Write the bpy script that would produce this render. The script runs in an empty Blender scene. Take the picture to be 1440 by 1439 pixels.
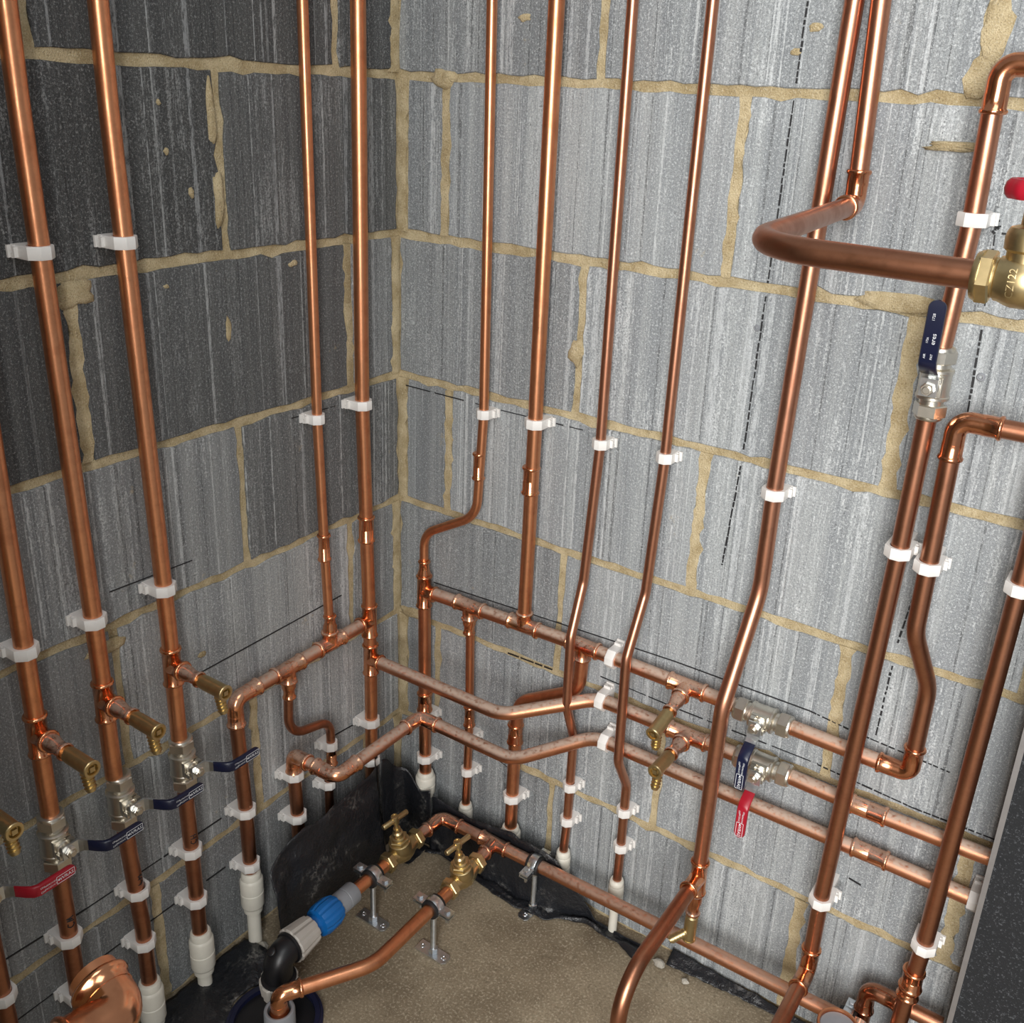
import bpy, math, random
from mathutils import Vector, Matrix, noise

random.seed(7)
S = 0.001                                   # the numbers below are millimetres
scene = bpy.context.scene
COL = scene.collection

# ------------------------------------------------------------------ camera
cam_d = bpy.data.cameras.new('camera')
cam = bpy.data.objects.new('camera', cam_d)
COL.objects.link(cam)
scene.camera = cam
YAW, PITCH, ROLL = math.radians(122.519), math.radians(-20.876), math.radians(2.875)
fwd = Vector((math.cos(PITCH)*math.cos(YAW), math.cos(PITCH)*math.sin(YAW), math.sin(PITCH)))
rgt = fwd.cross(Vector((0, 0, 1))).normalized()
upv = rgt.cross(fwd)
r2 = rgt*math.cos(ROLL) + upv*math.sin(ROLL)
u2 = -rgt*math.sin(ROLL) + upv*math.cos(ROLL)
m3 = Matrix((r2, u2, -fwd)).transposed()
cam.matrix_world = Matrix.Translation((1.0591, -1.2167, 1.3412)) @ m3.to_4x4()
cam_d.sensor_width = 36.0
cam_d.sensor_fit = 'HORIZONTAL'
cam_d.lens = 1400.8*36.0/1440.0
cam_d.shift_x = (720-757.6)/1440.0
cam_d.shift_y = (659.2-719.5)/1440.0
cam_d.clip_start = 0.02

# ------------------------------------------------------------------ light
world = bpy.data.worlds.new('world')
scene.world = world
world.use_nodes = True
wn = world.node_tree
bg = wn.nodes['Background']
bg.inputs[0].default_value = (0.95, 0.98, 1.0, 1)
bg.inputs[1].default_value = 0.27

def area(name, loc, target, sx, sy, power, color):
    d = bpy.data.lights.new(name, 'AREA')
    d.shape = 'RECTANGLE'; d.size = sx; d.size_y = sy
    d.energy = power; d.color = color
    o = bpy.data.objects.new(name, d)
    COL.objects.link(o)
    o.location = loc
    o.rotation_euler = (Vector(target)-Vector(loc)).to_track_quat('-Z', 'Y').to_euler()
    return o
# the doorway behind the photographer and a high opening on the right
area('doorway_daylight', (1.75, -2.9, 1.65), (0.6, 0, 0.8), 1.3, 2.0, 140, (1.0, 0.985, 0.96))
area('skylight_daylight', (1.5, -1.3, 3.0), (0.4, -0.1, 0.4), 1.1, 1.1, 15, (0.95, 0.98, 1.0))

scene.view_settings.view_transform = 'Standard'
scene.view_settings.look = 'None'
scene.view_settings.gamma = 1.0
scene.view_settings.use_curve_mapping = False
scene.view_settings.exposure = 0.0

# ------------------------------------------------------------------ materials
def new_mat(name):
    m = bpy.data.materials.new(name)
    m.use_nodes = True
    nt = m.node_tree
    return m, nt, nt.nodes['Principled BSDF']

def N(nt, kind, **kw):
    n = nt.nodes.new(kind)
    for k, v in kw.items():
        setattr(n, k, v)
    return n

def link(nt, a, b):
    nt.links.new(a, b)

def math_node(nt, op, a, b=None, clamp=False):
    n = N(nt, 'ShaderNodeMath', operation=op, use_clamp=clamp)
    for i, v in enumerate((a, b)):
        if v is None:
            continue
        if hasattr(v, 'links'):
            link(nt, v, n.inputs[i])
        else:
            n.inputs[i].default_value = v
    return n.outputs[0]

def mixc(nt, fac, a, b, mode='MIX'):
    n = N(nt, 'ShaderNodeMix', data_type='RGBA', blend_type=mode)
    n.clamp_factor = True
    for sock, v in ((n.inputs[0], fac), (n.inputs[6], a), (n.inputs[7], b)):
        if hasattr(v, 'links'):
            link(nt, v, sock)
        elif isinstance(v, (int, float)):
            sock.default_value = v
        else:
            sock.default_value = (v[0], v[1], v[2], 1)
    return n.outputs[2]

def ramp(nt, fac, lo, hi):
    n = N(nt, 'ShaderNodeMapRange', interpolation_type='SMOOTHSTEP')
    link(nt, fac, n.inputs[0])
    n.inputs[1].default_value = lo
    n.inputs[2].default_value = hi
    return n.outputs[0]

def noise_tex(nt, vec, scale, detail=3, rough=0.55):
    n = N(nt, 'ShaderNodeTexNoise')
    n.inputs['Scale'].default_value = scale
    n.inputs['Detail'].default_value = detail
    n.inputs['Roughness'].default_value = rough
    link(nt, vec, n.inputs['Vector'])
    return n.outputs['Fac']

def bump(nt, bsdf, h, strength, dist):
    n = N(nt, 'ShaderNodeBump')
    n.inputs['Strength'].default_value = strength
    n.inputs['Distance'].default_value = dist
    link(nt, h, n.inputs['Height'])
    link(nt, n.outputs[0], bsdf.inputs['Normal'])

def simple(name, col, rough=0.5, metal=0.0, var=0.12, scale=60, bstr=0.0):
    m, nt, b = new_mat(name)
    g = N(nt, 'ShaderNodeNewGeometry')
    f = noise_tex(nt, g.outputs['Position'], scale)
    dark = tuple(c*(1-var*2) for c in col)
    lite = tuple(min(1, c*(1+var)) for c in col)
    link(nt, mixc(nt, f, dark, lite), b.inputs['Base Color'])
    b.inputs['Roughness'].default_value = rough
    b.inputs['Metallic'].default_value = metal
    if bstr:
        bump(nt, b, f, bstr, 0.002)
    return m

def block_material():
    m, nt, b = new_mat('concrete_block')
    g = N(nt, 'ShaderNodeNewGeometry')
    sep = N(nt, 'ShaderNodeSeparateXYZ')
    link(nt, g.outputs['Position'], sep.inputs[0])
    oi = N(nt, 'ShaderNodeObjectInfo')
    u = math_node(nt, 'SUBTRACT', sep.outputs[0], sep.outputs[1])
    rnd = math_node(nt, 'MULTIPLY', oi.outputs['Random'], 37.0)
    def vec(su, sz):
        c = N(nt, 'ShaderNodeCombineXYZ')
        link(nt, math_node(nt, 'MULTIPLY', u, su), c.inputs[0])
        link(nt, rnd, c.inputs[1])
        link(nt, math_node(nt, 'MULTIPLY', sep.outputs[2], sz), c.inputs[2])
        return c.outputs[0]
    bands = noise_tex(nt, vec(44, 1.0), 1.0, 3, 0.6)
    stripes = noise_tex(nt, vec(120, 1.6), 1.0, 3, 0.6)
    fine = noise_tex(nt, vec(420, 9), 1.0, 3, 0.65)
    patch = noise_tex(nt, vec(11, 5), 1.0, 4, 0.65)
    rough = noise_tex(nt, vec(330, 60), 1.0, 4, 0.75)
    grain = noise_tex(nt, g.outputs['Position'], 340, 4, 0.75)
    grain2 = noise_tex(nt, g.outputs['Position'], 900, 2, 0.6)
    base = oi.outputs['Color']
    c = mixc(nt, ramp(nt, bands, 0.36, 0.64), mixc(nt, 1.0, base, (0.78, 0.79, 0.80), 'MULTIPLY'),
             mixc(nt, 1.0, base, (1.10, 1.10, 1.08), 'MULTIPLY'))
    # vertical striations left by the block mould
    c = mixc(nt, math_node(nt, 'MULTIPLY', ramp(nt, stripes, 0.52, 0.66), 0.4), c, mixc(nt, 1.0, base, (0.60, 0.61, 0.63), 'MULTIPLY'))
    c = mixc(nt, math_node(nt, 'MULTIPLY', ramp(nt, fine, 0.52, 0.66), 0.38), c, mixc(nt, 1.0, base, (0.5, 0.52, 0.55), 'MULTIPLY'))
    # grainy white bloom that follows the striations
    wl = ramp(nt, math_node(nt, 'ADD', math_node(nt, 'MULTIPLY', stripes, -0.8), math_node(nt, 'ADD', rough, math_node(nt, 'MULTIPLY', patch, 0.9))), 0.60, 0.80)
    wl = math_node(nt, 'MULTIPLY', math_node(nt, 'MULTIPLY', wl, ramp(nt, grain, 0.38, 0.56)), oi.outputs['Alpha'])
    wcol = mixc(nt, 0.4, (0.62, 0.64, 0.64), mixc(nt, 1.0, base, (1.8, 1.8, 1.8), 'MULTIPLY'))
    c = mixc(nt, math_node(nt, 'MULTIPLY', wl, 0.9), c, wcol)
    # thin grooves and scratches running the height of a block
    for k, (su, lo, hi, amt, col) in enumerate(((150, 0.655, 0.68, 0.85, (0.60, 0.62, 0.62)), (210, 0.66, 0.685, 0.7, (0.03, 0.032, 0.035)), (95, 0.665, 0.685, 0.75, (0.50, 0.52, 0.53)))):
        ln = noise_tex(nt, vec(su, 0.25+0.1*k), 1.0, 1, 0.3)
        sc = math_node(nt, 'MULTIPLY', ramp(nt, ln, lo, hi), amt)
        c = mixc(nt, math_node(nt, 'MULTIPLY', sc, ramp(nt, rough, 0.36, 0.56)), c, mixc(nt, 0.45, col, mixc(nt, 1.0, base, (1.5, 1.5, 1.5) if k != 1 else (0.3, 0.3, 0.3), 'MULTIPLY')))
    # light and dark grains of the aggregate
    lite = mixc(nt, 0.65, (0.55, 0.56, 0.55), mixc(nt, 1.0, base, (2.3, 2.3, 2.3), 'MULTIPLY'))
    c = mixc(nt, math_node(nt, 'MULTIPLY', ramp(nt, grain, 0.54, 0.64), 0.7), c, lite)
    c = mixc(nt, math_node(nt, 'MULTIPLY', ramp(nt, grain2, 0.56, 0.66), 0.4), c, lite)
    c = mixc(nt, math_node(nt, 'MULTIPLY', ramp(nt, grain, 0.46, 0.32), 0.6), c, mixc(nt, 1.0, base, (0.42, 0.42, 0.43), 'MULTIPLY'))
    c = mixc(nt, math_node(nt, 'MULTIPLY', ramp(nt, grain2, 0.47, 0.36), 0.5), c, mixc(nt, 1.0, c, (0.5, 0.5, 0.5), 'MULTIPLY'))
    # small pits
    pits = N(nt, 'ShaderNodeTexVoronoi'); pits.inputs['Scale'].default_value = 95
    link(nt, g.outputs['Position'], pits.inputs['Vector'])
    pf = math_node(nt, 'MULTIPLY', ramp(nt, pits.outputs['Distance'], 0.16, 0.08), ramp(nt, patch, 0.5, 0.6))
    c = mixc(nt, math_node(nt, 'MULTIPLY', pf, 0.6), c, mixc(nt, 1.0, base, (0.25, 0.25, 0.25), 'MULTIPLY'))
    # sandy mortar stains
    st = ramp(nt, noise_tex(nt, g.outputs['Position'], 16, 4, 0.75), 0.66, 0.74)
    c = mixc(nt, math_node(nt, 'MULTIPLY', st, 0.45), c, (0.42, 0.34, 0.2))
    link(nt, c, b.inputs['Base Color'])
    b.inputs['Roughness'].default_value = 0.72
    h = math_node(nt, 'ADD', math_node(nt, 'MULTIPLY', grain, 0.7), math_node(nt, 'MULTIPLY', math_node(nt, 'ADD', fine, stripes), 0.6))
    bump(nt, b, h, 0.7, 0.0024)
    return m

def mortar_material():
    m, nt, b = new_mat('sand_mortar')
    g = N(nt, 'ShaderNodeNewGeometry')
    f1 = noise_tex(nt, g.outputs['Position'], 30, 4)
    f2 = noise_tex(nt, g.outputs['Position'], 500, 3, 0.7)
    c = mixc(nt, ramp(nt, f1, 0.3, 0.7), (0.43, 0.33, 0.175), (0.66, 0.545, 0.335))
    c = mixc(nt, math_node(nt, 'MULTIPLY', ramp(nt, f2, 0.52, 0.70), 0.6), c, (0.78, 0.69, 0.50))
    c = mixc(nt, math_node(nt, 'MULTIPLY', ramp(nt, f2, 0.46, 0.30), 0.7), c, (0.27, 0.20, 0.11))
    link(nt, c, b.inputs['Base Color'])
    b.inputs['Roughness'].default_value = 0.9
    bump(nt, b, math_node(nt, 'ADD', f2, f1), 0.9, 0.004)
    return m

def copper_material(name, ro0, ro1):
    m, nt, b = new_mat(name)
    g = N(nt, 'ShaderNodeNewGeometry')
    oi = N(nt, 'ShaderNodeObjectInfo')
    f1 = noise_tex(nt, g.outputs['Position'], 28, 4, 0.65)
    f2 = noise_tex(nt, g.outputs['Position'], 160, 3, 0.6)
    base = oi.outputs['Color']
    c = mixc(nt, math_node(nt, 'MULTIPLY', ramp(nt, f1, 0.42, 0.72), 0.55), base, mixc(nt, 1.0, base, (0.62, 0.52, 0.48), 'MULTIPLY'))
    c = mixc(nt, math_node(nt, 'MULTIPLY', ramp(nt, f2, 0.55, 0.8), 0.22), c, mixc(nt, 1.0, base, (0.55, 0.45, 0.4), 'MULTIPLY'))
    link(nt, c, b.inputs['Base Color'])
    b.inputs['Metallic'].default_value = 1.0
    rr = N(nt, 'ShaderNodeMapRange')
    link(nt, f1, rr.inputs[0])
    rr.inputs[1].default_value = 0.25; rr.inputs[2].default_value = 0.75
    rr.inputs[3].default_value = ro0; rr.inputs[4].default_value = ro1
    link(nt, rr.outputs[0], b.inputs['Roughness'])
    # building dust that has settled on upward faces
    d = N(nt, 'ShaderNodeBsdfDiffuse')
    d.inputs[0].default_value = (0.50, 0.385, 0.31, 1)
    sep = N(nt, 'ShaderNodeSeparateXYZ')
    link(nt, g.outputs['Normal'], sep.inputs[0])
    up = ramp(nt, sep.outputs[2], 0.1, 0.8)
    fac = math_node(nt, 'MULTIPLY', up, oi.outputs['Alpha'])
    fac = math_node(nt, 'MULTIPLY', fac, ramp(nt, f2, 0.2, 0.55))
    mx = N(nt, 'ShaderNodeMixShader')
    link(nt, fac, mx.inputs[0])
    link(nt, b.outputs[0], mx.inputs[1])
    link(nt, d.outputs[0], mx.inputs[2])
    link(nt, mx.outputs[0], nt.nodes['Material Output'].inputs[0])
    return m

def floor_material():
    m, nt, b = new_mat('sand_cement_screed')
    g = N(nt, 'ShaderNodeNewGeometry')
    f1 = noise_tex(nt, g.outputs['Position'], 5, 5, 0.6)
    f2 = noise_tex(nt, g.outputs['Position'], 260, 4, 0.7)
    f3 = noise_tex(nt, g.outputs['Position'], 45, 3, 0.6)
    c = mixc(nt, ramp(nt, f1, 0.3, 0.7), (0.155, 0.118, 0.074), (0.30, 0.245, 0.165))
    c = mixc(nt, math_node(nt, 'MULTIPLY', ramp(nt, f2, 0.52, 0.66), 0.55), c, (0.56, 0.49, 0.37))
    c = mixc(nt, math_node(nt, 'MULTIPLY', ramp(nt, f2, 0.46, 0.34), 0.5), c, (0.09, 0.07, 0.045))
    c = mixc(nt, math_node(nt, 'MULTIPLY', ramp(nt, f3, 0.60, 0.75), 0.35), c, (0.20, 0.16, 0.10))
    link(nt, c, b.inputs['Base Color'])
    b.inputs['Roughness'].default_value = 0.78
    bump(nt, b, f2, 0.35, 0.002)
    return m

def membrane_material():
    m, nt, b = new_mat('black_polythene')
    g = N(nt, 'ShaderNodeNewGeometry')
    f1 = noise_tex(nt, g.outputs['Position'], 18, 5, 0.7)
    f2 = noise_tex(nt, g.outputs['Position'], 140, 4, 0.7)
    c = mixc(nt, math_node(nt, 'MULTIPLY', ramp(nt, f1, 0.52, 0.74), ramp(nt, f2, 0.4, 0.68)), (0.012, 0.013, 0.016), (0.22, 0.21, 0.195))
    link(nt, c, b.inputs['Base Color'])
    b.inputs['Roughness'].default_value = 0.34
    bump(nt, b, math_node(nt, 'ADD', f1, math_node(nt, 'MULTIPLY', f2, 0.15)), 0.6, 0.012)
    return m

def speckle_material():
    m, nt, b = new_mat('black_speckled_board')
    g = N(nt, 'ShaderNodeNewGeometry')
    f2 = noise_tex(nt, g.outputs['Position'], 330, 3, 0.7)
    f1 = noise_tex(nt, g.outputs['Position'], 40, 3, 0.7)
    c = mixc(nt, ramp(nt, f2, 0.55, 0.70), (0.006, 0.007, 0.009), (0.085, 0.09, 0.098))
    c = mixc(nt, math_node(nt, 'MULTIPLY', f1, 0.4), c, (0.02, 0.02, 0.022))
    link(nt, c, b.inputs['Base Color'])
    b.inputs['Roughness'].default_value = 0.8
    bump(nt, b, f2, 0.4, 0.002)
    return m

M = dict(
    block=block_material(), mortar=mortar_material(), copper=copper_material('drawn_copper', 0.27, 0.42), fitting=copper_material('copper_fitting', 0.13, 0.26), floor=floor_material(),
    membrane=membrane_material(), speckle=speckle_material(),
    clip=simple('white_nylon', (0.80, 0.78, 0.75), 0.45, 0, 0.05, 90),
    pushfit=simple('cream_plastic', (0.74, 0.71, 0.62), 0.4, 0, 0.08, 50),
    nickel=simple('nickel_plated_brass', (0.72, 0.68, 0.60), 0.33, 1, 0.08, 120),
    steel=simple('zinc_plated_steel', (0.80, 0.84, 0.88), 0.28, 1, 0.15, 150),
    brass=simple('brass', (0.72, 0.565, 0.30), 0.34, 1, 0.14, 110),
    brass_dull=simple('dull_brass', (0.56, 0.44, 0.23), 0.40, 1, 0.14, 110),
    navy=simple('navy_vinyl', (0.006, 0.009, 0.034), 0.32, 0, 0.1, 60),
    red=simple('red_vinyl', (0.36, 0.008, 0.022), 0.35, 0, 0.1, 60),
    white=simple('white_print', (0.75, 0.77, 0.80), 0.6, 0, 0.02, 60),
    ink=simple('black_marker_ink', (0.012, 0.012, 0.014), 0.6, 0, 0.05, 60),
    rubber=simple('black_rubber', (0.012, 0.012, 0.013), 0.55, 0, 0.1, 80),
    black=simple('black_polypropylene', (0.010, 0.010, 0.012), 0.38, 0, 0.1, 60),
    blue=simple('blue_plastic', (0.005, 0.125, 0.40), 0.35, 0, 0.08, 60),
    grey=simple('grey_plastic', (0.24, 0.25, 0.27), 0.45, 0, 0.06, 60),
    palegrey=simple('pale_grey_plastic', (0.46, 0.43, 0.39), 0.45, 0, 0.06, 60),
    duct=simple('dark_blue_duct_plastic', (0.008, 0.010, 0.035), 0.4, 0, 0.1, 60),
    trim=simple('aluminium_trim', (0.42, 0.41, 0.42), 0.4, 0.8, 0.1, 60),
    rubble=simple('pale_mortar_crumb', (0.45, 0.42, 0.36), 0.9, 0, 0.2, 200),
)

# ------------------------------------------------------------------ mesh building
def basis(axis):
    a = Vector(axis).normalized()
    h = Vector((0, 0, 1)) if abs(a.z) < 0.9 else Vector((1, 0, 0))
    e1 = h.cross(a).normalized()
    return e1, a.cross(e1), a

class MB:
    def __init__(self):
        self.v = []; self.f = []
    def add(self, verts, faces):
        b = len(self.v)
        self.v += [Vector(p) for p in verts]
        self.f += [tuple(i+b for i in f) for f in faces]
        return self
    def rings(self, rings, caps=(True, True), closed=False):
        n = len(rings[0]); vs = [p for r in rings for p in r]; fs = []
        k = len(rings)
        for i in range(k-1 if not closed else k):
            j = (i+1) % k
            for q in range(n):
                q2 = (q+1) % n
                fs.append((i*n+q, i*n+q2, j*n+q2, j*n+q))
        if not closed:
            if caps[0]: fs.append(tuple(range(n-1, -1, -1)))
            if caps[1]: fs.append(tuple((k-1)*n+q for q in range(n)))
        return self.add(vs, fs)
    def lathe(self, o, axis, prof, n=20, phase=0.0, caps=(True, True), closed=False):
        e1, e2, a = basis(axis); o = Vector(o)
        rr = []
        for t, r in prof:
            r = max(r, 0.01)
            rr.append([o+a*t+e1*(r*math.cos(phase+2*math.pi*k/n))+e2*(r*math.sin(phase+2*math.pi*k/n)) for k in range(n)])
        return self.rings(rr, caps, closed)
    def sweep(self, path, rad, n=18, caps=(True, True)):
        path = [Vector(p) for p in path]
        m = len(path)
        rad = rad if isinstance(rad, (list, tuple)) else [rad]*m
        tan = []
        for i in range(m):
            a = path[max(i-1, 0)]; b = path[min(i+1, m-1)]
            tan.append((b-a).normalized())
        e1, e2, _ = basis(tan[0])
        rr = []
        for i in range(m):
            t = tan[i]
            e1 = (e1 - t*e1.dot(t)).normalized()
            e2 = t.cross(e1)
            rr.append([path[i]+e1*(rad[i]*math.cos(2*math.pi*k/n))+e2*(rad[i]*math.sin(2*math.pi*k/n)) for k in range(n)])
        return self.rings(rr, caps)
    def box(self, c, h, ex=(1, 0, 0), ey=(0, 1, 0), ez=(0, 0, 1)):
        c = Vector(c); ex = Vector(ex)*h[0]; ey = Vector(ey)*h[1]; ez = Vector(ez)*h[2]
        vs = [c+ex*sx+ey*sy+ez*sz for sx in (-1, 1) for sy in (-1, 1) for sz in (-1, 1)]
        fs = [(0, 1, 3, 2), (4, 6, 7, 5), (0, 4, 5, 1), (2, 3, 7, 6), (0, 2, 6, 4), (1, 5, 7, 3)]
        return self.add(vs, fs)
    def prism(self, poly, o, ex, ey, ez, z0, z1, inset=0.0):
        """polygon in (ex, ey), extruded along ez; inset chamfers both rims"""
        o = Vector(o); ex = Vector(ex); ey = Vector(ey); ez = Vector(ez)
        cx = sum(p[0] for p in poly)/len(poly); cy = sum(p[1] for p in poly)/len(poly)
        def ring(z, k):
            return [o+ex*(cx+(p[0]-cx)*k)+ey*(cy+(p[1]-cy)*k)+ez*z for p in poly]
        if inset:
            rr = max(math.hypot(p[0]-cx, p[1]-cy) for p in poly); k = 1-inset/rr
            return self.rings([ring(z0, k), ring(z0+inset, 1), ring(z1-inset, 1), ring(z1, k)])
        return self.rings([ring(z0, 1), ring(z1, 1)])
    def mesh(self, name, mat, origin=(0, 0, 0), smooth=38):
        me = bpy.data.meshes.new(name)
        o = Vector(origin)
        me.from_pydata([tuple((p-o)*S) for p in self.v], [], self.f)
        me.materials.append(mat)
        me.validate()
        if smooth:
            me.shade_smooth()
            me.set_sharp_from_angle(angle=math.radians(smooth))
        return me

def fillet(pts, R, n=9):
    """rounds the inner corners of a polyline; R is one radius or one for each inner point"""
    pts = [Vector(p) for p in pts]
    out = [pts[0]]
    for i in range(1, len(pts)-1):
        r = R[i-1] if isinstance(R, (list, tuple)) else R
        a = (pts[i-1]-pts[i]).normalized(); b = (pts[i+1]-pts[i]).normalized()
        ang = a.angle(b)
        if ang > math.pi-0.02 or r <= 0:
            out.append(pts[i]); continue
        t = min(r/math.tan(ang/2), (pts[i-1]-pts[i]).length*0.49, (pts[i+1]-pts[i]).length*0.49)
        r = t*math.tan(ang/2)
        c = pts[i] + (a+b).normalized()*(r/math.sin(ang/2))
        s = pts[i]+a*t-c; e = pts[i]+b*t-c
        tot = s.angle(e); ax = s.cross(e).normalized()
        for k in range(n+1):
            out.append(c + Matrix.Rotation(tot*k/n, 3, ax) @ s)
    out.append(pts[-1])
    return out

EX, EY, EZ = Vector((1, 0, 0)), Vector((0, 1, 0)), Vector((0, 0, 1))
ORG = {}
def link_obj(o, parent=None):
    COL.objects.link(o)
    if parent is not None:
        o.parent = parent
    return o
def tag(o, label=None, cat=None, group=None, kind=None):
    if label: o['label'] = label
    if cat: o['category'] = cat
    if group: o['group'] = group
    if kind: o['kind'] = kind
    return o
def thing(name, label, cat, base=(0, 0, 0), group=None, matrix=None):
    o = bpy.data.objects.new(name, None)
    o.empty_display_size = 0.02
    COL.objects.link(o)
    if matrix is not None:
        o.matrix_world = matrix; ORG[o.name] = Vector((0, 0, 0))
    else:
        o.location = Vector(base)*S; ORG[o.name] = Vector(base)
    return tag(o, label, cat, group)
def part(name, mb, mat, parent, color=None, smooth=38, label=None):
    org = ORG.get(parent.name, Vector((0, 0, 0))) if parent else Vector((0, 0, 0))
    o = bpy.data.objects.new(name, mb.mesh(name, mat, org, smooth))
    link_obj(o, parent)
    ORG[o.name] = org
    if color: o.color = color
    if label: o['label'] = label
    return o
def put(name, me, parent, color=None):
    o = bpy.data.objects.new(name, me)
    link_obj(o, parent)
    if color: o.color = color
    return o
def frame(o, ey, ez):
    ey = Vector(ey).normalized(); ez = Vector(ez).normalized(); ex = ey.cross(ez)
    m = Matrix((ex, ey, ez)).transposed().to_4x4()
    return Matrix.Translation(Vector(o)*S) @ m
def text_geo(s, size):
    cu = bpy.data.curves.new('txt', 'FONT')
    cu.body = s; cu.size = size; cu.align_x = 'CENTER'; cu.align_y = 'CENTER'
    cu.resolution_u = 2
    o = bpy.data.objects.new('txt', cu)
    me = o.to_mesh()
    vs = [v.co.copy() for v in me.vertices]; fs = [tuple(p.vertices) for p in me.polygons]
    o.to_mesh_clear()
    bpy.data.objects.remove(o); bpy.data.curves.remove(cu)
    return vs, fs

# ================================================================== the setting
JZ = {-3: 2025, -2: 1800, -1: 1575, 0: 1350, 1: 1118, 2: 888, 3: 666, 4: 445, 5: 228, 6: 0, 7: -120}
W_TOP = 1800
L_END, R_END = 1250, 1330

def wall_backing(name, side, u1):
    """mortar bed of a wall: a thick slab whose face is slightly uneven and lies just behind the block faces"""
    mb = MB(); du = 7.5; nu = int(u1/du)+1; z0, z1 = -120, W_TOP; nz = int((z1-z0)/du)+1
    vs = []
    for j in range(nz+1):
        for i in range(nu+1):
            u = -6+(u1+6)*i/nu; z = z0+(z1-z0)*j/nz
            d = -3.0 + 2.2*noise.noise(Vector((u*0.04, z*0.04, 3.1 if side == 'R' else 9.7))) + 1.5*noise.noise(Vector((u*0.13, z*0.13, 5)))
            d = min(d, -0.6)
            vs.append((u, -d, z) if side == 'R' else (d, -u, z))
    fs = []
    for j in range(nz):
        for i in range(nu):
            a = j*(nu+1)+i
            q = (a, a+1, a+nu+2, a+nu+1)
            fs.append(q if side == 'R' else q[::-1])
    mb.add(vs, fs)
    if side == 'R':
        mb.box(((u1-6)/2, 60, (z0+z1)/2), ((u1+6)/2, 50, (z1-z0)/2))
    else:
        mb.box((-60, -(u1-6)/2, (z0+z1)/2), (50, (u1+6)/2, (z1-z0)/2))
    o = part(name, mb, M['mortar'], None, smooth=60)
    return tag(o, kind='structure')

def block(side, ua, ub, za, zb, col, parent, seed):
    rnd = random.Random(seed)
    g = 6.8
    ua += g; ub -= g; za += g; zb -= g
    pts = []
    def edge(p, q, nx):
        L = math.hypot(q[0]-p[0], q[1]-p[1]); n = max(2, int(L/19))
        for k in range(n):
            t = k/n
            j = rnd.gauss(0, 1.1) + (rnd.uniform(0, 5.0) if rnd.random() < 0.09 else 0)
            if k == 0:
                j = rnd.uniform(0.5, 2.5)
            pts.append((p[0]+(q[0]-p[0])*t - nx[0]*j, p[1]+(q[1]-p[1])*t - nx[1]*j))
    edge((ua, za), (ub, za), (0, -1)); edge((ub, za), (ub, zb), (1, 0))
    edge((ub, zb), (ua, zb), (0, 1)); edge((ua, zb), (ua, za), (-1, 0))
    cx, cz = (ua+ub)/2, (za+zb)/2
    tilt = rnd.uniform(-0.5, 0.5)
    def P(u, z, d):
        return (u, -d, z) if side == 'R' else (d, -u, z)
    def ring(grow, d):
        out = []
        for u, z in pts:
            l = math.hypot(u-cx, z-cz)
            out.append(P(u+(u-cx)/l*grow, z+(z-cz)/l*grow, d+tilt))
        return out
    mb = MB()
    rr = [ring(-0.6, 0), ring(0.9, -1.4), ring(1.4, -14)]
    if side == 'R':
        rr = [r[::-1] for r in rr]
    mb.rings([r[::-1] for r in rr], caps=(True, True))
    me_o = part('block', mb, M['block'], parent, color=col, smooth=0)
    return me_o

wall_right = wall_backing('wall_right', 'R', R_END)
wall_left = wall_backing('wall_left', 'L', L_END)

# perpend joints for each course (mm from the corner)
PR = {-2: [105, 550, 1000], -1: [349, 820, 1270], 0: [92, 555, 1008], 1: [342, 798, 1250], 2: [105, 555, 1005], 3: [336, 789, 1240], 4: [87, 536, 990], 5: [341, 787, 1237], 6: [95, 545, 995]}
PL = {-2: [338, 788], -1: [130, 577, 1027], 0: [338, 788], 1: [115, 564, 1014], 2: [337, 787], 3: [122, 560, 1010], 4: [343, 793], 5: [94, 544, 994], 6: [340, 790]}
def grey(v, tint=(0.97, 1.0, 1.03)):
    return (v*tint[0], v*tint[1], v*tint[2])
# (brightness, whiteness) of each block, corner outwards
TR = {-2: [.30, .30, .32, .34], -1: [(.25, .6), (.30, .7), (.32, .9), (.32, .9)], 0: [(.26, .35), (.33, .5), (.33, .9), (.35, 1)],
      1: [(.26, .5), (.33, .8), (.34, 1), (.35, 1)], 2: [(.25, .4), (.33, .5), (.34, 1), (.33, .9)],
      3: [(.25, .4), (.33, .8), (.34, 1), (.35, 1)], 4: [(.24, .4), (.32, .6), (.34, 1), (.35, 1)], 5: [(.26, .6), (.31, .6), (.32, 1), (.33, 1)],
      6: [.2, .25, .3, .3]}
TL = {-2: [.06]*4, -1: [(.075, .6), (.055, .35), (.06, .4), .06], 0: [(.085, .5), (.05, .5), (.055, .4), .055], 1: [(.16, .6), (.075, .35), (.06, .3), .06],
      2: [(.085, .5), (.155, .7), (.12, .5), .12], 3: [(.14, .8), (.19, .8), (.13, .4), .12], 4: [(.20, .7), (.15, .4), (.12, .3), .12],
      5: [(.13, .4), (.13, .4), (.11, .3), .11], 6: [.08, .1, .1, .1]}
sd = 0
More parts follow.
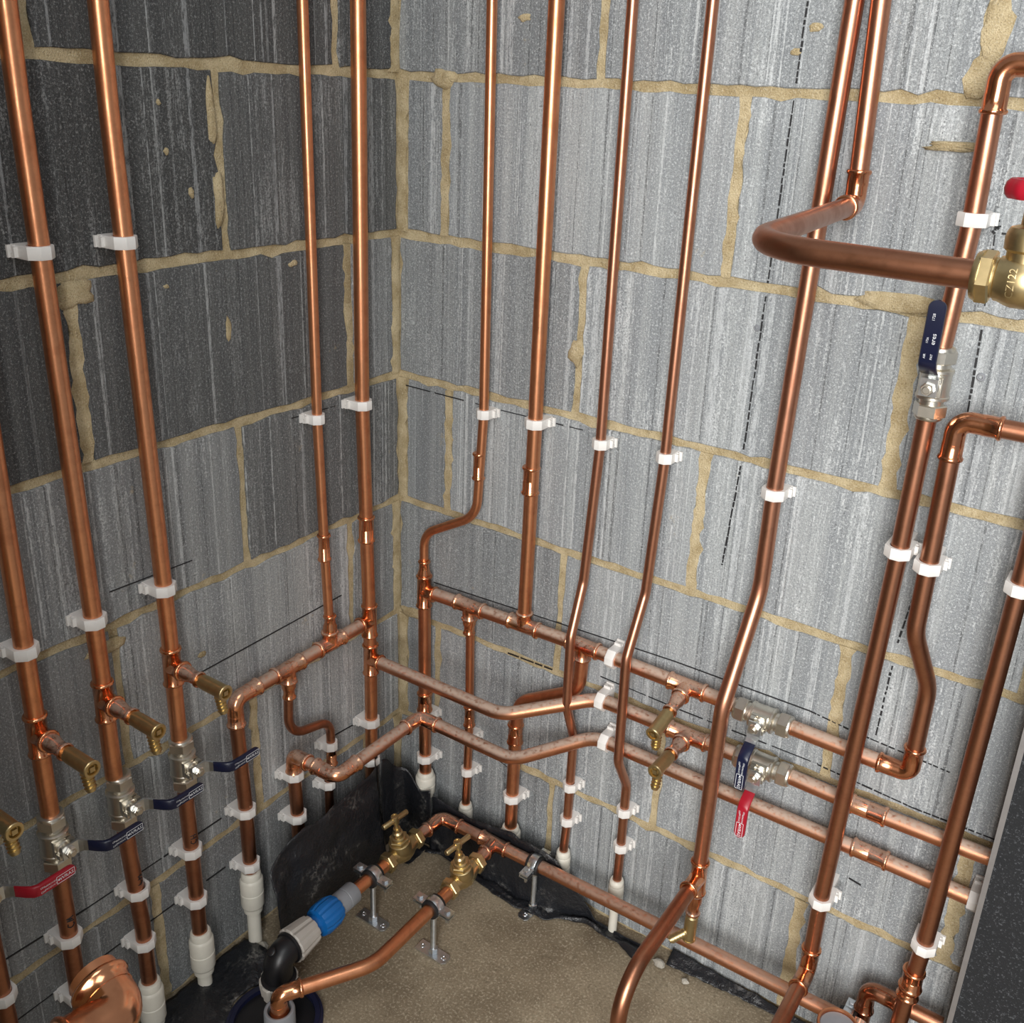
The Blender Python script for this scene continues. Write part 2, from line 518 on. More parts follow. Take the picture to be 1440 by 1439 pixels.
for side, PP, TT, end, par in (('R', PR, TR, R_END, wall_right), ('L', PL, TL, L_END, wall_left)):
    for k in range(-2, 7):
        # the two walls are toothed into each other at the corner
        first = (12 if k % 2 == 0 else -4) if side == 'R' else (-2 if k % 2 == 0 else 10)
        us = [first]+PP[k]+[end+6]
        if us[-1]-us[-2] < 30: us.pop(-2)
        for i in range(len(us)-1):
            t = TT[k][min(i, len(TT[k])-1)]
            v, w = t if isinstance(t, tuple) else (t, 0.6)
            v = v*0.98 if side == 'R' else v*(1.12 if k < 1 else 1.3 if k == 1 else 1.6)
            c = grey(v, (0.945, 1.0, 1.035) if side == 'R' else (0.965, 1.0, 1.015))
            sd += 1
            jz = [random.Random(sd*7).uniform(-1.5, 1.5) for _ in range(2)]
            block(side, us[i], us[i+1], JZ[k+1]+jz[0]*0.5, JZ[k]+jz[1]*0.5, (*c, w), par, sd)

# mortar that was smeared over the faces of the blocks
def blob(side, cu, cz, ru, rz, th, seed, name='mortar_smear', mat='mortar'):
    rnd = random.Random(seed); n = 18; mb = MB(); rings = []
    js = [rnd.uniform(0.6, 1.15) for _ in range(n)]
    for k, d in ((1.0, -1), (0.97, th*0.35), (0.7, th), (0.25, th*1.1)):
        ring = []
        for q in range(n):
            a = 2*math.pi*q/n
            jj = js[q]*0.6+js[q-1]*0.4
            u = cu+ru*math.cos(a)*k*jj; z = cz+rz*math.sin(a)*k*jj
            dd = d+rnd.uniform(-0.2, 0.2)*th
            ring.append((u, -dd, z) if side == 'R' else (dd, -u, z))
        rings.append(ring if side == 'R' else ring[::-1])
    mb.rings(rings)
    par = wall_right if side == 'R' else wall_left
    return part(name, mb, M[mat], par, smooth=60)
for q, (side, cu, cz, ru, rz, th) in enumerate([
        ('R', 812, 1304, 44, 4.5, 7), ('R', 800, 1300, 34, 4, 6), ('R', 783, 1125, 70, 13, 2.2), ('R', 338, 985, 14, 26, 3), ('R', 86, 1348, 26, 15, 5),
        ('R', 816, 1372, 17, 26, 1.6), ('R', 827, 1420, 17, 40, 1.6), ('R', 30, 450, 30, 12, 4), ('R', 224, 1430, 12, 6, 1.5), ('R', 268, 1375, 8, 6, 1.5),
        ('R', 630, 1422, 10, 6, 1.2), ('R', 610, 1395, 8, 5, 1.2), 
        ('L', 350, 1292, 7, 44, 3), ('L', 347, 1190, 8, 42, 4), ('L', 560, 1098, 30, 18, 4), ('L', 225, 1095, 9, 5, 2),
        ('L', 436, 1090, 5, 3, 1.5), ('L', 430, 560, 9, 6, 2), ('L', 420, 1250, 4, 5, 2), ('L', 425, 1305, 3, 4, 2), ('L', 388, 1200, 5, 7, 2), ('L', 575, 640, 34, 10, 3), ('L', 215, 470, 3, 10, 1.5), ('L', 345, 1020, 6, 22, 2)]):
    blob(side, cu, cz, ru, rz, th, 100+q)

# mortar struck off along the internal corner and some of the upright joints
def strip(side, u0, u1, z0, z1, th, seed):
    rnd = random.Random(seed); n = max(5, int((z1-z0)/11)); rings = []
    for k in range(n+1):
        z = z0+(z1-z0)*k/n
        a = u0+rnd.gauss(0, 1.3); b = u1+rnd.gauss(0, 2.0)+(rnd.uniform(0, 5) if rnd.random() < 0.1 else 0)
        m = (a+b)/2
        t = th*rnd.uniform(0.75, 1.15)
        if k in (0, n): t *= 0.3
        row = [(a, -2), (a+0.3, t*0.5), (m, t), (b-0.3, t*0.4), (b, -2)]
        rings.append([(u, -d, z) if side == 'R' else (d, -u, z) for u, d in row])
    mb = MB()
    if side == 'L': rings = [r[::-1] for r in rings]
    mb.rings([r[::-1] for r in rings])
    part('mortar_strip', mb, M['mortar'], wall_right if side == 'R' else wall_left, smooth=60)
for k in range(-2, 6):
    if k % 2 == 0: strip('R', -1, 17, JZ[k+1]+4, JZ[k]-4, 3.0, 300+k)
    else: strip('L', -1, 15, JZ[k+1]+4, JZ[k]-4, 3.0, 300+k)
for q, (side, u0, u1, z0, z1, th) in enumerate([('R', 98, 113, 672, 880, 0.7), ('R', 84, 99, 1124, 1344, 0.8), ('R', 548, 562, 1124, 1344, 0.6), ('R', 790, 812, 894, 1112, 0.8), ('R', 547, 563, 672, 882, 0.6),
        ('L', 557, 574, 894, 1112, 0.8), ('L', 108, 122, 894, 1112, 0.8), ('L', 536, 552, 10, 222, 0.8), ('L', 336, 352, 234, 438, 0.8), ('R', 778, 797, 8, 222, 0.7), ('R', 980, 1000, 234, 440, 0.8), ('R', 781, 797, 450, 660, 0.7)]):
    strip(side, u0, u1, z0, z1, th, 400+q)

# set-out lines drawn on the blocks with a marker
def wall_line(side, pts, dash=None, w=0.9, seed=1):
    rnd = random.Random(seed); mb = MB()
    for (u0, z0), (u1, z1) in zip(pts[:-1], pts[1:]):
        L = math.hypot(u1-u0, z1-z0); t = 0
        while t < L-1:
            ln = min(L-t, rnd.uniform(dash[0], dash[1]) if dash else L)
            a, b = t/L, (t+ln)/L
            jit = rnd.uniform(-0.4, 0.4)
            ca = Vector((u0+(u1-u0)*a+jit, z0+(z1-z0)*a)); cb = Vector((u0+(u1-u0)*b+jit, z0+(z1-z0)*b))
            m = (ca+cb)/2; d = (cb-ca).normalized(); h = (cb-ca).length/2
            ww = w*rnd.uniform(0.7, 1.3)
            if side == 'R':
                mb.box((m.x, -0.4, m.y), (h, 0.6, ww), (d.x, 0, d.y), (0, 1, 0), (-d.y, 0, d.x))
            else:
                mb.box((0.4, -m.x, m.y), (h, 0.6, ww), (0, -d.x, d.y), (1, 0, 0), (0, d.y, d.x))
            t += ln + (rnd.uniform(dash[2], dash[3]) if dash else 0)
    return part('marker_line', mb, M['ink'], wall_right if side == 'R' else wall_left, smooth=0)
D1 = (4, 15, 1.2, 3.4)
wall_line('R', [(617, 1449), (616, 1361)], D1, 1.0, 1); wall_line('R', [(615.5, 1342), (613, 1125)], D1, 1.0, 2)
wall_line('R', [(612.5, 1108), (609, 900)], D1, 1.0, 3); wall_line('R', [(608, 876), (599, 724)], D1, 1.0, 4)
wall_line('R', [(864, 1229), (871, 1130)], (5, 14, 2, 5), 1.0, 5); wall_line('R', [(872, 1108), (877, 975), (870, 860)], D1, 1.2, 6)
wall_line('R', [(866, 832), (850, 690)], (4, 16, 2, 5), 1.2, 7); wall_line('R', [(849, 655), (846, 545)], (4, 14, 2, 5), 1.2, 8)
wall_line('R', [(866, 1230), (868, 1222), (862, 1214)], (2, 3, 3, 4), 2.0, 9); wall_line('R', [(872, 1216), (890, 1216)], None, 1.2, 10)
wall_line('R', [(78, 527), (273, 535), (541, 545), (754, 545)], None, 0.9, 11); wall_line('R', [(754, 545), (816, 538), (948, 530)], D1, 0.9, 12)
wall_line('R', [(420, 470), (560, 466), (777, 466)], (30, 60, 3, 10), 0.8, 13); wall_line('R', [(777, 465), (911, 456), (1015, 457)], D1, 0.9, 14)
wall_line('R', [(8, 872), (209, 870), (358, 871)], (20, 60, 6, 30), 0.7, 15); wall_line('R', [(848, 300), (866, 297)], None, 1.2, 16)
wall_line('R', [(240, 445), (330, 447)], (14, 30, 3, 6), 0.8, 17); wall_line('R', [(190, 232), (262, 212)], None, 0.6, 18)
wall_line('L', [(560, 715), (430, 711)], (40, 80, 2, 8), 0.7, 19); wall_line('L', [(436, 532), (147, 537)], None, 0.9, 20)
wall_line('L', [(767, 272), (649, 265), (420, 262)], (80, 160, 2, 6), 1.0, 21); wall_line('L', [(767, 166), (560, 168), (420, 166)], (50, 120, 4, 12), 0.9, 22)
wall_line('L', [(240, 870), (150, 868)], (20, 40, 4, 10), 0.7, 23); wall_line('L', [(205, 276), (120, 268)], None, 0.8, 24)

# fixing plugs left in the right wall
for u, z, r, _ in ((882, 1054, 5, 'grey fixing plug in the block right of the blue lever valve'), (606, 1066, 4, 'small pale fixing plug in the block right of the sixth dashed line')):
    mb = MB()
    mb.lathe((u, 3, z), (0, -1, 0), [(0, r), (4.5, r), (5.5, r*0.8), (5.5, r*0.45), (2, r*0.4)], 14)
    part('wall_plug', mb, M['grey'], wall_right)

# unseen wall, added to keep the doorway light off the lower left
mb = MB(); mb.box((345, -1480, 1100), (465, 60, 1220))
tag(part('added_shade_wall', mb, M['mortar'], None, smooth=0), kind='structure')

# floor
def make_floor():
    mb = MB(); n = 60; vs = []
    for j in range(n+1):
        for i in range(n+1):
            x = -20+1700*(i/n)**1.4; y = 20-1900*(j/n)**1.4
            z = 1.2*noise.noise(Vector((x*0.01, y*0.01, 0)))-0.5
            vs.append((x, y, z))
    fs = [(j*(n+1)+i, (j+1)*(n+1)+i, (j+1)*(n+1)+i+1, j*(n+1)+i+1) for j in range(n) for i in range(n)]
    mb.add(vs, fs)
    mb.box((830, -930, -60), (850, 950, 50))
    return tag(part('floor', mb, M['floor'], None, smooth=60), kind='structure')
make_floor()

# ================================================================== copper pipework
BR = (0.84, 0.375, 0.195)      # bright new copper
MD = (0.70, 0.305, 0.165)    # handled copper
DU = (0.57, 0.27, 0.17)     # dulled copper
BN = (0.48, 0.22, 0.13)     # browned copper
def jc(c, dust=0.0):
    k = random.uniform(0.93, 1.07)
    return (min(1, c[0]*k), min(1, c[1]*k), min(1, c[2]*k), dust)

class Pipe:
    def __init__(self, label, base, r=11.0, col=BR, dust=0.0, group=None, name='copper_pipe'):
        self.o = thing(name, label, 'pipe', base, group)
        self.r = r; self.col = col; self.dust = dust
    def tube(self, pts, R=45, r=None, col=None):
        mb = MB()
        mb.sweep(fillet(pts, R), r or self.r, 22)
        part('tube', mb, M['copper'], self.o, jc(col or self.col, self.dust), 50)
        return self
    def sleeve_prof(self, t0, t1, r, bead0=True, bead1=True):
        w = r+1.3; p = [(t0, r)]
        if bead0:
            p += [(t0, r+1.6), (t0+1, r+2.9), (t0+2.8, r+3.4), (t0+4.6, r+2.7), (t0+6, w)]
        else:
            p += [(t0, w)]
        if bead1:
            p += [(t1-6, w), (t1-4.6, r+2.7), (t1-2.8, r+3.4), (t1-1, r+2.9), (t1, r+1.6)]
        else:
            p += [(t1, w)]
        p += [(t1, r)]
        return p
    def coupling(self, c, axis=(0, 0, 1), L=44, r=None, col=None, name='coupling'):
        r = r or self.r
        mb = MB()
        pr = self.sleeve_prof(-L/2, L/2, r)
        mid = len(pr)//2
        pr = pr[:mid]+[(-1.2, r+1.3), (0, r+0.6), (1.2, r+1.3)]+pr[mid:]
        mb.lathe(c, axis, pr, 24)
        part(name, mb, M['fitting'], self.o, jc(col or BR, self.dust*0.6), 50)
        return self
    def tee(self, c, axis, branch, r=None, rb=None, L=58, Lb=25, col=None):
        r = r or self.r; rb = rb or r
        mb = MB()
        mb.lathe(c, axis, self.sleeve_prof(-L/2, L/2, r), 24)
        mb.lathe(c, branch, [(0, rb+1.3)]+self.sleeve_prof(r*0.6, Lb, rb, False, True)[1:], 24)
        part('tee', mb, M['fitting'], self.o, jc(col or BR, self.dust*0.6), 50)
        return self
    def elbow(self, c, d1, d2, r=None, R=24, leg=20, col=None, leg2=None):
        r = r or self.r
        c = Vector(c); d1 = Vector(d1).normalized(); d2 = Vector(d2).normalized()
        mb = MB()
        path = fillet([c+d1*(R+3), c, c+d2*(R+3)], R, 12)
        mb.sweep(path, r+1.0, 24)
        for d, lg in ((d1, leg), (d2, leg2 or leg)):
            mb.lathe(c+d*(R-2), d, self.sleeve_prof(0, lg, r, False, True), 24)
        part('elbow', mb, M['fitting'], self.o, jc(col or BR, self.dust*0.6), 50)
        return self
    def reducer(self, c, axis, r1, r2, L=30, col=None):
        mb = MB()
        pr = [(0, r1-1), (0, r1+0.4), (L*0.3, r1+0.4), (L*0.5, r2+1.6), (L-6, r2+1.4), (L-4.6, r2+2.7), (L-2.8, r2+3.4), (L-1, r2+2.8), (L, r2+1.6), (L, r2)]
        mb.lathe(c, axis, pr, 22)
        part('reducer', mb, M['fitting'], self.o, jc(col or BR, self.dust*0.6), 50)
        return self

TOP = 1795
Z = (0, 0, 1); ND = (0, 0, -1); OUT_R = (0, -1, 0); OUT_L = (1, 0, 0)

# ---- left wall risers with drain tees (22 mm)
Ls = {'e': dict(y0=-790, y1=-786, y2=-783), 'a': dict(y0=-690, y1=-690, y2=-690), 'b': dict(y0=-610, y1=-600, y2=-586), 'c': dict(y0=-508, y1=-497, y2=-494)}
lab = {'e': 'copper riser mostly cut off by the left picture edge', 'a': 'copper riser entering at the left edge, marked CW, behind the red lever',
       'b': 'copper riser second from the left edge at the top of the picture', 'c': 'third copper riser left of the corner, marked CH near the floor'}
for k, q in Ls.items():
    p = Pipe(lab[k], (25, q['y2'], 0), 11, BR)
    low = 60 if k != 'a' else 30
    p.tube([(25, q['y0'], TOP), (25, q['y0'], 1300), (25, q['y1'], 640), (25, q['y1'], 466)], 0)
    p.tube([(25, q['y1']*0.6+q['y2']*0.4, 382), (25, q['y2'], 200), (25, q['y2'], low)], 0, col=(0.56, 0.25, 0.145))
    p.tee((25, q['y1'], 584), Z, OUT_L, 11, 11)

# ---- thin riser (15 mm) and corner riser (22 mm) on the left wall
p = Pipe('thin copper riser second left of the corner, dropping into the left header', (22, -199, 480), 7.5, BR)
p.tube([(20, -209, TOP), (20, -209, 1432), (20, -208, 865), (21, -203, 650), (24, -200, 505)], 0)
p.coupling((20.5, -203, 652), Z, 46, 7.5)
p.reducer((25, -200, 502), Z, 11, 7.5, 30)

p = Pipe('copper riser nearest the corner on the left wall', (25, -106, 60), 11, BR)
p.tube([(25, -111, TOP), (25, -111, 1441), (25, -116, 869), (25, -108, 515), (25, -106, 400), (25, -108, 60)], 0)
p.coupling((25, -111.5, 653), Z, 46)
p.tee((25, -107, 480), Z, (0, -1, 0), L=62)
p.tee((25, -106, 404), Z, (1, 0, 0), L=60, Lb=24)

# ---- left header with its drop
p = Pipe('short copper header on the left wall running out from the corner riser', (25, -398, 120), 11, MD, 0.8)
p.tube([(25, -128, 480), (25, -203, 479), (25, -370, 477)], 0)
p.tee((25, -201, 479), (0, 1, 0), Z, Lb=24)
p.tee((25, -293, 477), (0, 1, 0), ND, Lb=25)
p.elbow((25, -398, 477), (0, 1, 0), ND, R=28)
p.tube([(25, -398, 450), (25, -392, 271), (25, -391, 128)], 0, col=BN)

# ---- S bend pipe under the left header (15 mm)
p = Pipe('thin S-bent copper pipe hanging below the left header', (22, -206, 190), 7.5, MD)
p.reducer((25, -293, 453), ND, 11, 7.5, 30)
p.tube([(24, -293, 452), (22, -296, 352), (22, -205, 330), (22, -203, 268), (22, -212, 206), (22, -212, 60)], [44, 30, 0, 0], col=BN)
p.coupling((22, -203.5, 262), Z, 44, 7.5)

# ---- header A: upper horizontal run on the right wall
def xdir(a, b):
    return (Vector(b)-Vector(a)).normalized()
p = Pipe('upper horizontal copper header on the right wall, with tees up and down', (400, -25, 526), 11, MD, 0.85)
A0, A1, A2 = (78, -25, 520), (405, -25, 529), (898, -25, 523)
p.tube([(100, -25, 521), A1, (655, -25, 526)], 0)
p.tube([(739, -25, 525), (880, -25, 523)], 0)
p.tee((176, -25, 523), (1, 0, 0), ND)
p.tee((286, -25, 526), (1, 0, 0), Z)
p.tee((398, -25, 529), (1, 0, 0), ND)
p.tee((578, -25, 527), (1, 0, 0), (0, -0.97, -0.22), L=60)
# ---- header B
p = Pipe('middle horizontal copper pipe on the right wall, bending back to the wall', (400, -25, 447), 11, MD, 0.85)
p.tube([(45, -106, 404), (304, -105, 406), (432, -25, 446), (665, -25, 446)], 75)
p.tube([(749, -25, 446), (870, -25, 443), (1080, -25, 447)], 0)
p.tee((588, -25, 445), (1, 0, 0), (0, -1, 0), L=64)
p.coupling((860, -25, 443), (1, 0, 0), 50)
# ---- header C
p = Pipe('lowest of the three wall-hung copper pipes, turning at the corner into a left leg', (430, -25, 374), 11, MD, 0.85)
p.tube([(136, -84, 311), (313, -83, 310), (432, -25, 374), (800, -25, 374), (1080, -25, 374)], 75)
p.elbow((118, -84, 311), (1, 0, 0), (0, -1, 0), R=22)
p.tube([(118, -106, 311), (118, -262, 312)], 0)
p.elbow((118, -288, 312), (0, 1, 0), (-1, 0, 0), R=30)
p.tube([(90, -289, 312), (46, -290, 313)], 0)
p.elbow((25, -291, 314), (1, 0, 0), ND, R=20, leg=17)
p.tube([(25, -291, 290), (25, -288, 187), (25, -288, 60)], 0, col=BN)
p.coupling((873, -25, 375), (1, 0, 0), 50)

# ---- drops from header A
p = Pipe('copper drop below the left end of the upper header, nearest the corner', (80, -25, 100), 11, MD)
p.tube([(77, -24, 505), (80, -25, 290), (83, -25, 140)], 0)
p.coupling((80, -25, 296), Z, 40)
p = Pipe('thin copper drop second from the corner below the upper header', (178, -22, 100), 7.5, MD)
p.reducer((176, -25, 500), ND, 11, 7.5, 30)
p.tube([(177, -24, 498), (179, -22, 300), (177, -21, 190), (175, -21, 105)], 0)
p.coupling((179, -22, 305), Z, 42, 7.5)
p = Pipe('copper drop swept sideways behind the middle pipe, third from the corner', (278, -25, 100), 11, MD)
p.tube([(398, -25, 505), (396, -25, 446), (282, -25, 378), (279, -25, 270), (278, -25, 108)], [46, 46, 0], col=MD)
p.coupling((279, -25, 314), Z, 40)

# ---- risers on the right wall
p = Pipe('first thin copper riser right of the corner, jogging left into the upper header', (77, -22, 520), 7.5, BR)
p.tube([(184, -20, TOP), (184, -20, 1449), (190, -20, 865), (181, -20, 688), (72, -20, 626), (74, -22, 545)], [0, 0, 55, 42])
p.coupling((183, -20, 776), Z, 46, 7.5)
p.reducer((76, -24, 544), Z, 11, 7.5, 34)
p.tee((77, -25, 520), Z, (1, 0, 0), 11, 11, L=62)
p = Pipe('second copper riser right of the corner, dropping into the upper header', (286, -25, 540), 11, BR)
p.tube([(291, -25, TOP), (291, -25, 1448), (289, -25, 873), (286, -25, 540)], 0)
p.coupling((286, -25, 780), Z, 46)
p = Pipe('third copper riser right of the corner, thin, kicked out over the header', (390, -20, 100), 7.5, DU)
p.tube([(400, -20, TOP), (400, -20, 1448), (400, -20, 865), (388, -20, 636), (392, -55, 556), (393, -55, 432), (390, -20, 352), (389, -20, 181), (385, -20, 100)], [0, 0, 40, 40, 40, 40, 0])
p = Pipe('fourth copper riser right of the corner, thin, crossing in front of all three pipes', (493, -20, 100), 7.5, DU)
p.tube([(508, -20, TOP), (508, -20, 1448), (504, -20, 869), (494, -20, 652), (490, -56, 556), (492, -56, 372), (493, -20, 306), (493, -20, 185), (492, -20, 95)], [0, 0, 40, 40, 40, 40, 0])
p = Pipe('fifth copper riser right of the corner, swept outwards and turning towards the viewer', (655, -85, 260), 11, DU)
p.tube([(679, -25, TOP), (679, -25, 1447), (667, -25, 860), (667, -25, 716), (657, -85, 556), (655, -86, 290)], [0, 0, 110, 90])
p.tube([(655, -122, 258), (655, -318, 254), (655, -322, 60), (655, -322, 2)], [62, 0], col=BN)
p.tee((655, -86, 260), Z, (0, -1, 0), L=60, Lb=36)
p = Pipe('sixth copper riser right of the corner, bent round to the brass gate valve', (714, -25, 1232), 11, DU)
p.tube([(706, -25, TOP), (708, -25, 1447), (713, -25, 1268)], 0)
p.elbow((713, -25, 1232), Z, (0.05, -1, 0), R=24, leg=18, col=MD)
p.tube([(715, -58, 1232), (742, -420, 1229), (940, -431, 1229)], 78, col=BN)
p = Pipe('seventh copper riser right of the corner, carrying the upright blue lever valve', (828, -58, 165), 11, DU)
p.elbow((849, -58, 1386), (1, 0, 0), ND, R=30, leg=20, col=MD)
p.tube([(880, -58, 1386), (1150, -58, 1388)], 0)
p.tube([(848, -58, 1360), (850, -58, 1235), (844, -58, 1094)], 0)
p.tube([(843, -58, 1010), (841, -58, 841), (827, -58, 295), (827, -58, 190)], 0, col=BN)
p.elbow((827, -58, 163), Z, (0, -1, 0), R=24, leg=20)
p.tube([(827, -86, 163), (827, -420, 163), (827, -430, 2)], 60, col=BN)
p = Pipe('eighth copper riser, browned, kinking back to the wall above the upper header elbow', (901, -25, 523), 11, BN)
p.tube([(901, -25, 548), (901, -25, 655), (877, -58, 742), (876, -58, 990)], [70, 70])
p.elbow((901, -25, 523), (-1, 0, 0), Z, R=24, leg=20, col=MD)
p.elbow((876, -58, 1015), (1, 0, 0), ND, R=30, leg=20, col=MD)
p.tube([(905, -58, 1015), (1150, -58, 1017)], 0)
p = Pipe('copper pipe at the right edge beside the dark panel', (965, -58, 10), 11, MD)
p.tube([(979, -58, 1003), (977, -58, 838), (968, -58, 299), (960, -58, 152), (956, -58, 5)], 0, col=BN)
p.coupling((964, -58, 234), Z, 34, 12)
p.coupling((962.5, -58, 212), Z, 22, 12)
# ---- low pipe at the bottom right
p = Pipe('short browned copper pipe turning down at the bottom right behind the edge pipe', (912, -40, 10), 11, BN)
p.tube([(1012, -40, 164), (936, -40, 164)], 0)
p.elbow((910, -40, 165), (1, 0, 0), ND, R=26, leg=18, col=BN)
p.tube([(910, -40, 135), (910, -40, 3)], 0)

# ---- floor run D and its branches
p = Pipe('copper supply pipe on stand-off clamps along the foot of the right wall', (400, -60, 100), 11, MD, 0.35)
p.tube([(172, -60, 96), (400, -60, 101), (905, -60, 111)], 0)
p.elbow((150, -60, 96), (1, 0, 0), (0, -1, 0), R=26, leg=20, col=MD)
p.tube([(150, -88, 97), (150, -136, 98)], 0)
p.tee((268, -60, 98), (1, 0, 0), (0, -1, 0), Lb=30, col=MD)
p.tube([(269, -80, 98), (271, -120, 99)], 0)
p = Pipe('short copper stub between the far stopcock and the grey plastic adapter', (150, -240, 98), 11, BR)
p.tube([(150, -202, 98), (149, -305, 99)], 0)
p = Pipe('bent copper pipe sweeping left across the floor from the nearer stopcock', (276, -300, 100), 11, BR)
p.tube([(274, -188, 99), (277, -380, 104), (213, -484, 104)], 75)
dv = Vector((-53, -86, 0)).normalized()
p.elbow((203, -500, 104), -dv, ND, R=18, leg=18)
p.tube([(203, -500, 84), (203, -500, 10)], 0)

# ================================================================== pipe clips
CLIP = {}
SPACER = {}
def clip_meshes(r, d, sgn):
    key = (r, d, sgn)
    if key in CLIP: return CLIP[key]
    b = r+4.6; h = 7.2
    poly = [(-b, -d), (b, -d), (b, r*0.5), (r*0.52, r+4.2), (-r*0.52, r+4.2), (-b, r*0.5)]
    angs = sorted(set([2*math.pi*k/48 for k in range(48)]+[math.atan2(y, x) % (2*math.pi) for x, y in poly]))
    def rho(a):
        best = 1e9; dx, dy = math.cos(a), math.sin(a)
        for (x0, y0), (x1, y1) in zip(poly, poly[1:]+poly[:1]):
            ex, ey = x1-x0, y1-y0
            den = dx*ey-dy*ex
            if abs(den) < 1e-9: continue
            t = (x0*ey-y0*ex)/den; s = (x0*dy-y0*dx)/den
            if t > 0 and -1e-6 <= s <= 1+1e-6: best = min(best, t)
        return best
    out = [(rho(a)*math.cos(a), rho(a)*math.sin(a)) for a in angs]
    inn = [((r+0.1)*math.cos(a), (r+0.1)*math.sin(a)) for a in angs]
    mb = MB()
    R3 = lambda pts, z, k=1.0: [(x*k, y*k if y > -d+3 else y, z) for x, y in pts]
    mb.rings([R3(inn, -h), R3(out, -h, 0.97), R3(out, -h+1), R3(out, h-1), R3(out, h, 0.97), R3(inn, h)], closed=True)
    band = mb.mesh('band', M['clip'], smooth=30)
    mb = MB()
    x0 = sgn*(b-1)
    for (y, l, z0, z1) in ((-d+2.5, 7, -6.5, 6.8), (-d+7, 4.5, -6.8, -1.5), (-d+7, 3.5, 2.5, 6.6), (-d+11.5, 5.2, -5.8, 5.4)):
        if y > 0: continue
        mb.box((x0+sgn*l/2, y, (z0+z1)/2), (l/2, 1.5, (z1-z0)/2))
    latch = mb.mesh('latch', M['clip'], smooth=0)
    CLIP[key] = (band, latch)
    return CLIP[key]
def clip(side, pos, r, where, d=None, horiz=False):
    if side == 'R':
        dd = d or -pos[1]
        mat = frame(pos, OUT_R, (1, 0, 0) if horiz else Z); sgn = 1 if horiz else -1
    else:
        dd = d or pos[0]
        mat = frame(pos, OUT_L, Z); sgn = 1
    o = thing('pipe_clip', 'white plastic pipe clip '+where, 'pipe clip', group='white hinged pipe clips', matrix=mat)
    deep = dd > 40 and not horiz
    bnd, lat = clip_meshes(r, 27 if deep else dd, sgn)
    put('band', bnd, o); put('latch', lat, o)
    if deep:
        if dd not in SPACER:
            mb = MB()
            mb.prism([(-8, -dd), (8, -dd), (9, -26), (-9, -26)], (0, 0, 0), EX, EY, EZ, -6, 6, 0.5)
            SPACER[dd] = mb.mesh('spacer', M['clip'], smooth=0)
        put('spacer', SPACER[dd], o)
for pos, r, w in (
        ((25, -610, 1153), 11, 'high up on the riser nearest the top left corner'), ((25, -507, 1154), 11, 'high up on the third riser left of the corner'),
        ((20, -208, 866), 7.5, 'on the thin riser of the left wall'), ((25, -116, 868), 11, 'on the corner riser, left of the corner at mid height'),
        ((25, -690, 701), 11, 'at mid height on the riser at the left edge'), ((25, -601, 701), 11, 'at mid height on the second riser from the left edge'),
        ((25, -498, 703), 11, 'at mid height on the third riser left of the corner'),
        ((25, -690, 264), 11, 'below the red lever on the riser marked CW'), ((25, -690, 162), 11, 'half hidden behind the big copper elbow'), ((25, -783, 246), 11, 'at the bottom of the left picture edge'),
        ((25, -586, 262), 11, 'under the handwritten CH of the second riser from the left'), ((25, -586, 168), 11, 'just above the cream coupler nearest the left edge'),
        ((25, -495, 268), 11, 'under the handwritten CH of the third riser from the corner'), ((25, -494, 174), 11, 'above the cream coupler of the third riser from the corner'),
        ((25, -392, 271), 11, 'on the browned drop right of the blue levers, upper of two'), ((25, -391, 165), 11, 'sitting on top of the cream coupler of the browned left drop'),
        ((25, -107, 276), 11, 'on the corner riser below the left header'), ((25, -108, 195), 11, 'low on the corner riser, next to the black sheet'),
        ((22, -204, 281), 7.5, 'beside the coupling of the S-bent pipe'), ((22, -212, 206), 7.5, 'under the S-bent pipe, below the copper U turn'),
        ((25, -290, 276), 11, 'under the copper elbow left of the copper U turn'), ((25, -288, 190), 11, 'above the black sheet on the drop of the lowest wall pipe')):
    clip('L', pos, r, w)
for pos, r, w in (
        ((190, -20, 865), 7.5, 'on the first thin riser right of the corner'), ((289, -25, 873), 11, 'on the second riser right of the corner'),
        ((400, -20, 865), 7.5, 'on the third riser right of the corner'), ((504, -20, 869), 7.5, 'on the fourth riser right of the corner'),
        ((667, -25, 860), 11, 'on the fifth riser right of the corner'), ((850, -58, 1233), 11, 'above the upright blue lever valve'),
        ((840, -58, 841), 11, 'below the upright blue lever valve, left of a matching clip'), ((876, -58, 832), 11, 'on the browned riser, right of a matching clip'),
        ((977, -58, 836), 11, 'at the right picture edge on the edge pipe'), ((827, -58, 293), 11, 'low on the seventh riser beside a short black tick'),
        ((968, -58, 297), 11, 'low on the edge pipe above its press coupling'),
        ((80, -25, 268), 11, 'half hidden behind the copper corner elbow'), ((82, -25, 176), 11, 'on the drop nearest the corner above its white coupler'),
        ((178, -21, 262), 7.5, 'behind the lowest wall pipe on the thin drop'), ((177, -21, 187), 7.5, 'on the thin drop second from the corner'),
        ((278, -25, 182), 11, 'on the swept drop third from the corner'),
        ((390, -20, 255), 7.5, 'upper of two below the lowest wall pipe on the third riser'), ((389, -20, 184), 7.5, 'lower of two on the third riser, above its white coupler'),
        ((493, -20, 255), 7.5, 'upper of two at the foot of the fourth riser'), ((493, -20, 183), 7.5, 'lower of two at the foot of the fourth riser')):
    clip('R', pos, r, w)
clip('R', (452, -25, 528), 11, 'on the upper header between the third and fourth risers', horiz=True)
clip('R', (440, -25, 446), 11, 'on the middle wall pipe between the third and fourth risers', horiz=True)
clip('R', (452, -25, 374), 11, 'on the lowest wall pipe between the third and fourth risers', horiz=True)
clip('R', (1011, -25, 374), 11, 'on the lowest wall pipe against the dark panel', horiz=True)

